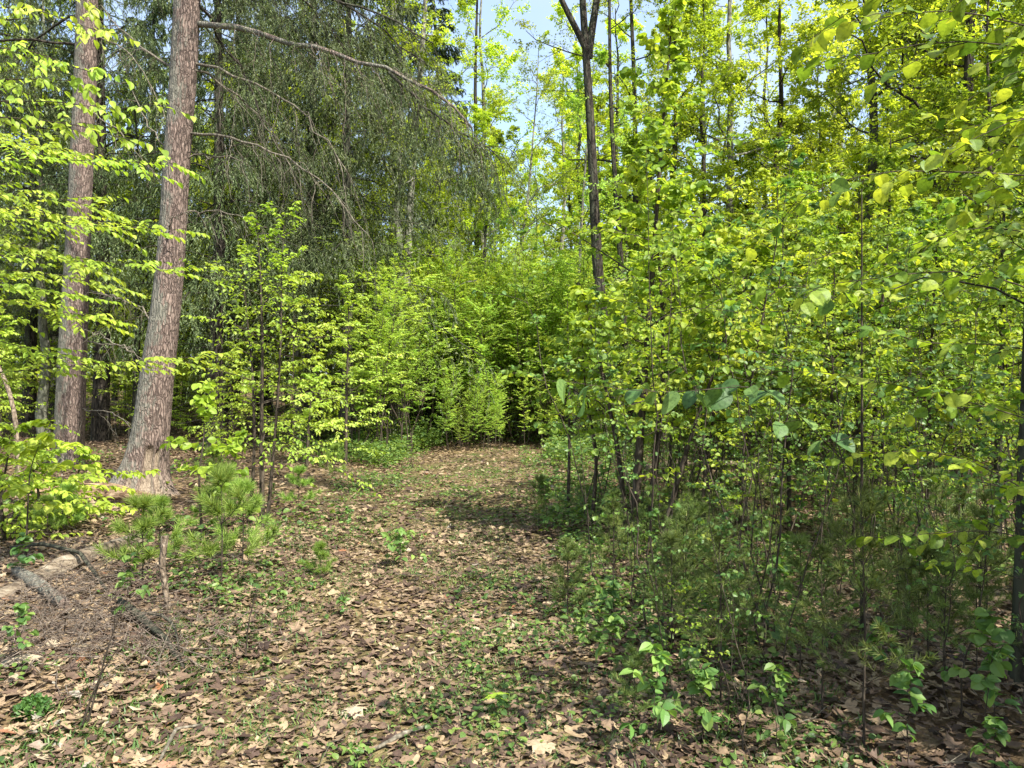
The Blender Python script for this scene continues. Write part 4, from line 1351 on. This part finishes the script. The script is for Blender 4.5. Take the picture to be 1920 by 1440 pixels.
# ------------------------------------------------------------------ white pine seedlings
def build_pine(seed, H, r0, n1=12, needle=.085, per=60, name='pine_seedling', label='', base=(0, 0, 0), mat=None, candles=False, L1=.42, dens=1.0):
    rng = np.random.default_rng(seed)
    wood, fo, ca = Geo(), Geo(), Geo()
    P = trunk_line(H, rng, .012, 10)
    P[:, 2] += .13
    tubes(wood, P[None], (r0 * np.linspace(1, .4, 10))[None], 6)
    shoots = [P[None, -4:]]
    t = np.repeat(np.linspace(.3, .97, max(2, n1 // 4)), 4)[None] + rng.normal(0, .015, (1, max(2, n1 // 4) * 4))
    t = np.clip(t, .1, .99)
    n = t.shape[1]
    p0, T = sample_on(P[None], t)
    az = np.arange(n) * 1.57 + rng.normal(0, .35, n)
    e = np.radians(15 + 40 * t[0] + rng.normal(0, 8, n))
    d = np.stack([np.cos(az) * np.cos(e), np.sin(az) * np.cos(e), np.sin(e)], -1)
    L = L1 * H ** .6 * (1.25 - t[0]) * rng.uniform(.6, 1.1, n)
    b1 = curve(p0[0], d, L, np.full(n, -.1), 6, rng, .05)
    tubes(wood, b1, np.full(n, .0032)[:, None] * np.linspace(1, .5, 6)[None], 4, cap=False)
    b2 = children(b1, 3, .35, .9, .45, 45, .15, -.05, 4, rng)
    tubes(wood, b2, np.full(len(b2), .002)[:, None] * np.linspace(1, .6, 4)[None], 3, cap=False)
    for b in (b1[:, 2:], b2, P[None, -3:]):
        N = len(b)
        K = int(per * dens)
        tt = rng.uniform(.1, 1, (N, K)) ** .7
        p, T = sample_on(b, np.clip(tt, 0, 1))
        rad = norm(rng.normal(size=p.shape))
        D = norm(T * .85 + rad * .8 + UP * .12)
        leaves(fo, PINE, p, D, rng.normal(size=p.shape), needle * rng.uniform(.7, 1.15, (N, K)), rng.uniform(0, 1, (N, K)))
    root = thing(name, label, 'pine seedling', base)
    wood.build('stem', M_TWIG, root, None)
    fo.build('needles', mat or M_PINE, root, None)
    if candles:
        tips = np.concatenate([b1[:, -1], P[None, -1]])
        q = rng.uniform(size=len(tips)) < .25
        q[-1] = True
        tips = tips[q]
        cc = curve(np.repeat(tips, 2, 0), norm(rng.normal(0, .16, (len(tips) * 2, 3)) + UP), rng.uniform(.04, .09, len(tips) * 2), np.zeros(len(tips) * 2), 3, rng, 0)
        for ci in range(0, len(cc), 2):
            ca = Geo()
            tubes(ca, cc[ci:ci + 1], np.full(1, .0035)[:, None] * np.array([[1, 1, .5]]), 5, .6)
            ca.build('candle', M_CANDLE, root, None)
    return root

PB = Kind([build_pine(801 + k, .48 + .12 * k, .006, n1=14, per=75) for k in range(3)])
PD = Kind([build_pine(811 + k, .9 + .22 * k, .010, n1=20, per=56, needle=.08, mat=M_PINE_SHADED, candles=True, L1=.5, name='pine_sapling') for k in range(4)])
GL = {}
pines = [
    (125, 1010, 7.6, 'bright pine seedling in front of the rotten log at the left', 0, 1.0),
    (90, 1020, 7.2, 'small pine seedling at the left edge', 1, .7),
    (268, 1120, 5.6, 'bright pine seedling on the pale fallen log beside the upright stick', 1, 1.0),
    (300, 1060, 6.6, 'pine seedling behind the upright broken stick', 0, 1.0),
    (415, 1120, 5.6, 'bushiest bright pine seedling right of the upright stick', 2, 1.15),
    (455, 1080, 6.2, 'pine seedling behind the bushiest one', 1, 1.1),
    (385, 1005, 7.6, 'pine seedling in front of the hemlock base', 1, .7),
    (400, 960, 8.8, 'pine seedling right of the hemlock base', 2, 1.0),
    (600, 1080, 6.2, 'low pine seedling at the left edge of the path', 0, .6),
    (628, 900, 11.5, 'pine seedling on the left verge further up the path', 2, .8),
    (560, 960, 9.0, 'pine seedling beside the twin stemmed beech', 1, .9),
]
for px, py, Y, lab, w, s in pines:
    Y = EYE * F / (py - 720)
    PB.put(px_x(px, Y), Y, px * .7, s, lab, which=w)
# shaded pine saplings right of the path
prd = [
    (1065, 1150, 'pine sapling nearest the path in the shaded right side', 0, .9),
    (1010, 990, 'feathery pine sapling at the right edge of the path', 1, .8),
    (1150, 1120, 'dull green pine sapling below the three stemmed shrub', 2, .85),
    (1260, 1240, 'pine sapling standing left of the middle of the dark undergrowth', 1, .9),
    (1350, 1330, 'leggy pine sapling in the shade with pale candles', 3, .8),
    (1620, 1400, 'pine sapling with a straight bare stem in the lower right', 3, 1.0),
    (1500, 1290, 'pine sapling between the leggy one and the bare stemmed one', 2, .8),
    (1740, 1280, 'pine sapling right of the bare stemmed one', 0, 1.0),
    (1420, 1120, 'pine sapling further back in the middle of the right side', 2, 1.0),
    (1600, 1120, 'pine sapling with tall yellow candle under the dark pair of stems', 3, 1.0),
    (1760, 1100, 'pine sapling behind the right hand undergrowth', 1, 1.1),
    (1300, 1080, 'pine sapling under the slanting shrub stem', 0, 1.1),
    (1850, 1200, 'pine sapling left of the thick dark stem at the right edge', 2, .9),
    (1190, 1350, 'small pine sapling low beside the path in the foreground', 0, .6),
]
for px, py, lab, w, s in prd:
    Y = EYE * F / (py - 720)
    PD.put(px_x(px, Y), Y, px * .7, s * .66, lab, which=w)
rng = np.random.default_rng(44)
n = 0
while n < 70:
    Y = rng.uniform(3.4, 12)
    px = rng.uniform(1040, 1980)
    x = px_x(px, Y)
    if x < .75:
        continue
    PD.put(x, Y, rng.uniform(0, 6), rng.uniform(.28, .55), 'dull green pine sapling lost in the shaded undergrowth', 'pine saplings in the shaded undergrowth')
    n += 1

# ------------------------------------------------------------------ thin bare saplings and leafy seedlings
TS = Kind([build_sapling(830 + k, 2.1 + .3 * k, .0075, M_HERB if k % 2 else M_SHRUB, n1=12, L1=.45, first=.55, n2=4, K=3, size=.045, tm=ROUND, name='undergrowth_sapling', nstem=1 + (k % 2), spread=.2, tilt=.6, wobble=.05) for k in range(6)])
n = 0
while n < 115:
    Y = rng.uniform(3.0, 11) 
    px = rng.uniform(1020, 1990)
    x = px_x(px, Y)
    if x < .55 + .03 * Y:
        continue
    TS.put(x, Y, rng.uniform(0, 6), rng.uniform(.45, 1.1) * (.7 if Y < 4.2 else 1), 'thin dark stemmed sapling with few leaves in the shaded undergrowth', 'thin saplings in the shaded undergrowth', tilt=(rng.normal(0, .1), rng.normal(0, .1)))
    n += 1

SD = Kind([build_sapling(850 + k, .34 + .08 * k, .0028, M_HERB, n1=6, L1=.13, first=.45, n2=2, K=2, size=.055, tm=HAZEL if k % 2 else BEECH_NEAR, name='leafy_seedling', cat='seedling', tilt=.5) for k in range(4)])
seedl = [(640, 1150, .6, 'leafy seedling on the left side of the path'), (1150, 1265, 1.0, 'bright seedling at the right edge of the path in the foreground'),
         (1225, 1420, 1.1, 'seedling with pale oval leaves at the bottom edge'), (1090, 1230, .6, 'tiny seedling on the path edge with light leaves'),
         (1150, 1180, 1.1, 'tall pale seedling rising out of the pine needles'), (935, 1330, .35, 'single bright yellow green seedling on the path'),
         (245, 1190, 1.0, 'seedling with broad dark leaves over the brush heap'), (40, 1290, .7, 'broad leaved seedling at the left edge'),
         (660, 1420, .5, 'small seedling at the bottom of the path'), (1320, 1400, 1.0, 'leafy seedling in the lower right shade'),
         (1700, 1430, 1.0, 'pale seedling at the bottom right'), (1850, 1400, 1.1, 'seedling by the foot of the thick dark stem'),
         (1290, 1330, 1.1, 'seedling with drooping leaves beside the leggy pine'), (500, 1250, .35, 'tiny bright seedling in the dry leaves'),
         (1455, 1425, .9, 'seedling at the bottom edge left of the bare stemmed pine')]
for px, py, s, lab in seedl:
    Y = EYE * F / (py - 720)
    SD.put(px_x(px, Y), Y, px * .3, s, lab)
n = 0
while n < 90:
    Y = rng.uniform(3, 13)
    px = rng.uniform(-40, 1960)
    x = px_x(px, Y)
    if x < .6 and (rng.uniform() < .75 or Y < 5.5):
        continue
    SD.put(x, Y, rng.uniform(0, 6), rng.uniform(.5, 1.3), 'small green seedling among the low plants of the forest floor', 'seedlings on the forest floor')
    n += 1

# ------------------------------------------------------------------ dead wood on the left
def gpt(px, py, dz=0.0):
    Y = EYE * F / (py - 720)
    x = px_x(px, Y)
    return np.array([x, Y, float(ground_z(x, Y)) + dz])

def log(name, label, pts, r, mat, seed, cat, sides=26, M=60, squash=1.0, parts=()):
    rng = np.random.default_rng(seed)
    P = resample(pts, M)
    rr = np.interp(np.linspace(0, 1, M), np.linspace(0, 1, len(r)), r)
    T = norm(np.gradient(P, axis=0))
    B = norm(np.cross(T, UP)); N_ = np.cross(B, T)
    a = np.arange(sides) / sides * 2 * np.pi
    A, S = np.meshgrid(a, np.arange(M))
    k = rr[:, None] * (1 + .22 * fbm(np.cos(A) * 2.2, np.sin(A) * 2.2 + seed, S * .08, 4) + .10 * vnoise(np.cos(A) * 6, np.sin(A) * 6, S * .05))
    V = P[:, None] + k[..., None] * (np.cos(A)[..., None] * B[:, None] + squash * np.sin(A)[..., None] * N_[:, None])
    g = Geo()
    i = np.arange(M - 1)[:, None] * sides + np.arange(sides)[None]
    j = np.arange(M - 1)[:, None] * sides + (np.arange(sides)[None] + 1) % sides
    g.add(V.reshape(-1, 3), np.stack([i, j, j + sides, i + sides], -1).reshape(-1, 4), 0, 0, True)
    g.add(V.reshape(-1, 3), np.array([np.arange(sides)[::-1], (M - 1) * sides + np.arange(sides)]), 0, 0, False)
    for q, rq in parts:
        Q = resample(q, 8)
        tubes(g, Q[None], (rq * np.linspace(1, .4, 8))[None], 7)
    b = P[0].copy()
    o = g.build(name, mat, None, b)
    o.location = b
    return tag(o, label, cat)

log('fallen_log', 'pale weathered log lying half buried beside the upright stick', [gpt(-30, 1160, .02), gpt(60, 1118, .03), gpt(150, 1080, .05), (gpt(262, 1035, .07))], [.05, .08, .09, .07], M_LOG, 1, 'log', squash=.7)
log('rotten_log', 'brown rotten log lying at the foot of the leaning hemlock', [gpt(30, 945, .05), gpt(110, 940, .08), gpt(190, 938, .1), gpt(285, 948, .08)], [.09, .12, .12, .08], M_ROT, 2, 'log', parts=[([gpt(95, 965, 0), gpt(105, 940, .1), gpt(112, 930, .24)], .05)])
log('broken_stick', 'short upright broken branch stuck in the leaves', [gpt(320, 1168, -.03), gpt(320, 1168, 0) + [-.03, 0, .13], gpt(320, 1168, 0) + [-.055, 0, .3], gpt(320, 1168, 0) + [-.045, .01, .5]], [.018, .019, .023, .024], M_DEADWOOD, 3, 'stick', sides=14)
log('fallen_branch', 'mossy dark branch lying slantwise in the brush heap', [gpt(225, 1170, .08), gpt(265, 1195, .07), gpt(310, 1225, .05), gpt(350, 1262, .02)], [.02, .022, .018, .01], M_BARK_DARK, 4, 'branch', sides=12, parts=[([gpt(255, 1190, .07), gpt(300, 1195, .12), gpt(330, 1205, .08), gpt(338, 1245, .01)], .012)])
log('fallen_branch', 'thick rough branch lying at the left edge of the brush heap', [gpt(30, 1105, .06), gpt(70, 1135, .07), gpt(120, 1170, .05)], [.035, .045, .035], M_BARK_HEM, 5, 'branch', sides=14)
log('fallen_branch', 'dark thin branch arching over the pale log', [gpt(20, 1062, .1), gpt(80, 1075, .14), gpt(150, 1090, .14), gpt(200, 1135, .02)], [.012, .015, .016, .01], M_BARK_DARK, 6, 'branch', sides=10)
log('fallen_branch', 'bare branch lying across the bottom of the path', [gpt(700, 1395, .03), gpt(760, 1370, .04), gpt(800, 1355, .03)], [.008, .011, .008], M_TWIG_PALE, 7, 'branch', sides=10)
log('fallen_branch', 'thin fallen branch in the leaves left of the path', [gpt(300, 1420, .03), gpt(330, 1370, .04), gpt(380, 1352, .03)], [.006, .008, .005], M_TWIG_PALE, 8, 'branch', sides=8)
log('fallen_log', 'grey log lying in the shade behind the two hemlocks', [gpt(150, 795, .12), gpt(220, 792, .14), gpt(330, 798, .12)], [.10, .13, .1], M_ROT, 9, 'log')
log('fallen_log', 'pale log lying in the shade beyond the shrubs on the right', [gpt(1210, 880, .12), gpt(1290, 872, .14), gpt(1420, 868, .12)], [.07, .09, .06], M_LOG, 10, 'log')

# brush heap
rng = np.random.default_rng(66)
g = Geo()
N = 420
c = np.array([gpt(190, 1190)[:2], gpt(80, 1180)[:2], gpt(280, 1240)[:2], gpt(60, 1240)[:2], gpt(180, 1120)[:2]])
pick = rng.integers(0, 5, N)
xy = c[pick] + rng.normal(0, .28, (N, 2))
a = rng.uniform(0, 6.28, N)
d = norm(np.stack([np.cos(a), np.sin(a), rng.uniform(-.05, .4, N)], -1))
p = curve(np.stack([xy[:, 0], xy[:, 1], ground_z(xy[:, 0], xy[:, 1]) + rng.uniform(.01, .12, N)], -1), d, rng.uniform(.15, .75, N), rng.uniform(.2, .6, N), 8, rng, .14)
p[..., 2] = np.maximum(p[..., 2], ground_z(p[..., 0], p[..., 1]) + .012)
tubes(g, p, rng.uniform(.0012, .0036, N)[:, None] * np.linspace(1, .4, 8)[None], 4)
b2 = children(p, 3, .3, 1, .45, 45, .1, .2, 5, rng, wob=.1)
b2[..., 2] = np.maximum(b2[..., 2], ground_z(b2[..., 0], b2[..., 1]) + .008)
tubes(g, b2, np.full(len(b2), .0011)[:, None] * np.linspace(1, .5, 5)[None], 3, cap=False)
tag(g.build('brush_debris', M_BRUSH), 'tangled heap of thin dead twigs on the leaves at the lower left', kind='stuff')
# upright bare bramble stems
for k, (pl, lab) in enumerate([([(160, 1365), (185, 1280), (205, 1200), (235, 1130)], 'bare reddish stem rising out of the brush heap'),
                               ([(150, 1370), (170, 1310), (195, 1250), (222, 1215)], 'shorter bare stem beside the reddish one'),
                               ([(460, 1230), (465, 1170), (480, 1110)], 'thin bare stem left of the path in dry leaves')]):
    b = gpt(*pl[0])
    P = np.array([at(x, y, b[1] - .02 * i) for i, (x, y) in enumerate(pl)]); P[0, 2] = b[2] - .02
    g = Geo(); tubes(g, resample(P, 10)[None], np.linspace(.0055, .0025, 10)[None], 6)
    s = children(resample(P, 10)[None], 4, .4, 1, .3, 40, .1, 0, 5, rng)
    tubes(g, s, np.full(4, .0018)[:, None] * np.linspace(1, .5, 5)[None], 4)
    o = g.build('bare_stem', M_TWIG, None, b); o.location = b
    tag(o, lab, 'stem')
def lone_leaf(px, py, size, tm, mat, val, label, rz, curl=.35):
    b = gpt(px, py, .045)
    t, f = tm
    x, y = (t[:, 0] - .5) * size, t[:, 1] * size
    z = -curl * size * ((t[:, 0] - .5) ** 2 + t[:, 1] ** 2) + .012 * np.sin(t[:, 0] * 12) * size
    c, s_ = math.cos(rz), math.sin(rz)
    up_, dn = np.stack([x * c - y * s_, x * s_ + y * c, z], -1), None
    g = Geo()
    g.add(up_, f, val, 0, False)
    g.add(up_ - [0, 0, .0012], f[:, ::-1], val, 0, False)
    st = np.array([[-.5 * size * c, -.5 * size * s_, z[1]], [-.75 * size * c, -.75 * size * s_, z[1] - .01], [-size * c, -size * s_, z[1] - .02]])
    tubes(g, st[None], np.full((1, 3), .001), 4, val)
    o = g.build('maple_leaf', mat)
    o.location = b
    tag(o, label, 'leaf')

lone_leaf(668, 1322, .15, MAPLE, M_LITTER, .94, 'silvery white upturned maple leaf lying on the path', .6, .7)
lone_leaf(935, 1305, .14, MAPLE, M_BEECH, .6, 'fresh yellow green maple leaf lying on the path', -.9, .6)
lone_leaf(45, 1275, .17, MAPLE, M_LITTER, .93, 'large pale maple leaf standing out at the lower left', 1.9, .3)
lone_leaf(1010, 1390, .15, MAPLE, M_LITTER, .9, 'large tan leaf at the bottom right of the path', 2.8, .4)
# dark mossy clump in the lower left leaves
rng = np.random.default_rng(12)
b = gpt(62, 1350)
g = Geo()
q = norm(rng.normal(size=(420, 3)) * [1, 1, .9]); q[:, 2] = np.abs(q[:, 2])
leaves(g, ROUND, b + q * .075 * rng.uniform(.6, 1, (420, 1)), q + rng.normal(0, .5, q.shape), q + rng.normal(0, .5, q.shape), rng.uniform(.014, .028, 420), rng.uniform(0, .35, 420))
o = g.build('moss_clump', M_HERB, None, b); o.location = b
tag(o, 'small dark green mossy clump in the dry leaves at the lower left', 'moss')
# ---- tall saplings out of view beside and behind the viewer, placed to shade the right side
rng = np.random.default_rng(91)
for x, y in ((3.2, -.8), (4.0, -2.2), (5.2, -2.6), (4.2, 1.2), (5.2, 2.6), (5.6, .4), (6.8, 1.9), (7.2, 3.6), (4.6, -.6), (6.4, -1.2), (8.2, .8), (8.4, 4.6), (3.6, 2.4)):
    US.put(x, y, rng.uniform(0, 6), rng.uniform(1.1, 1.35), 'tall leafy sapling placed out of view beside the viewpoint for its shade', 'unseen shade saplings beside the viewpoint')
for K_ in (CON, BL, TH, US, UL, PB, PD, TS, SD):
    K_.drop_unused()
bpy.context.view_layer.update()
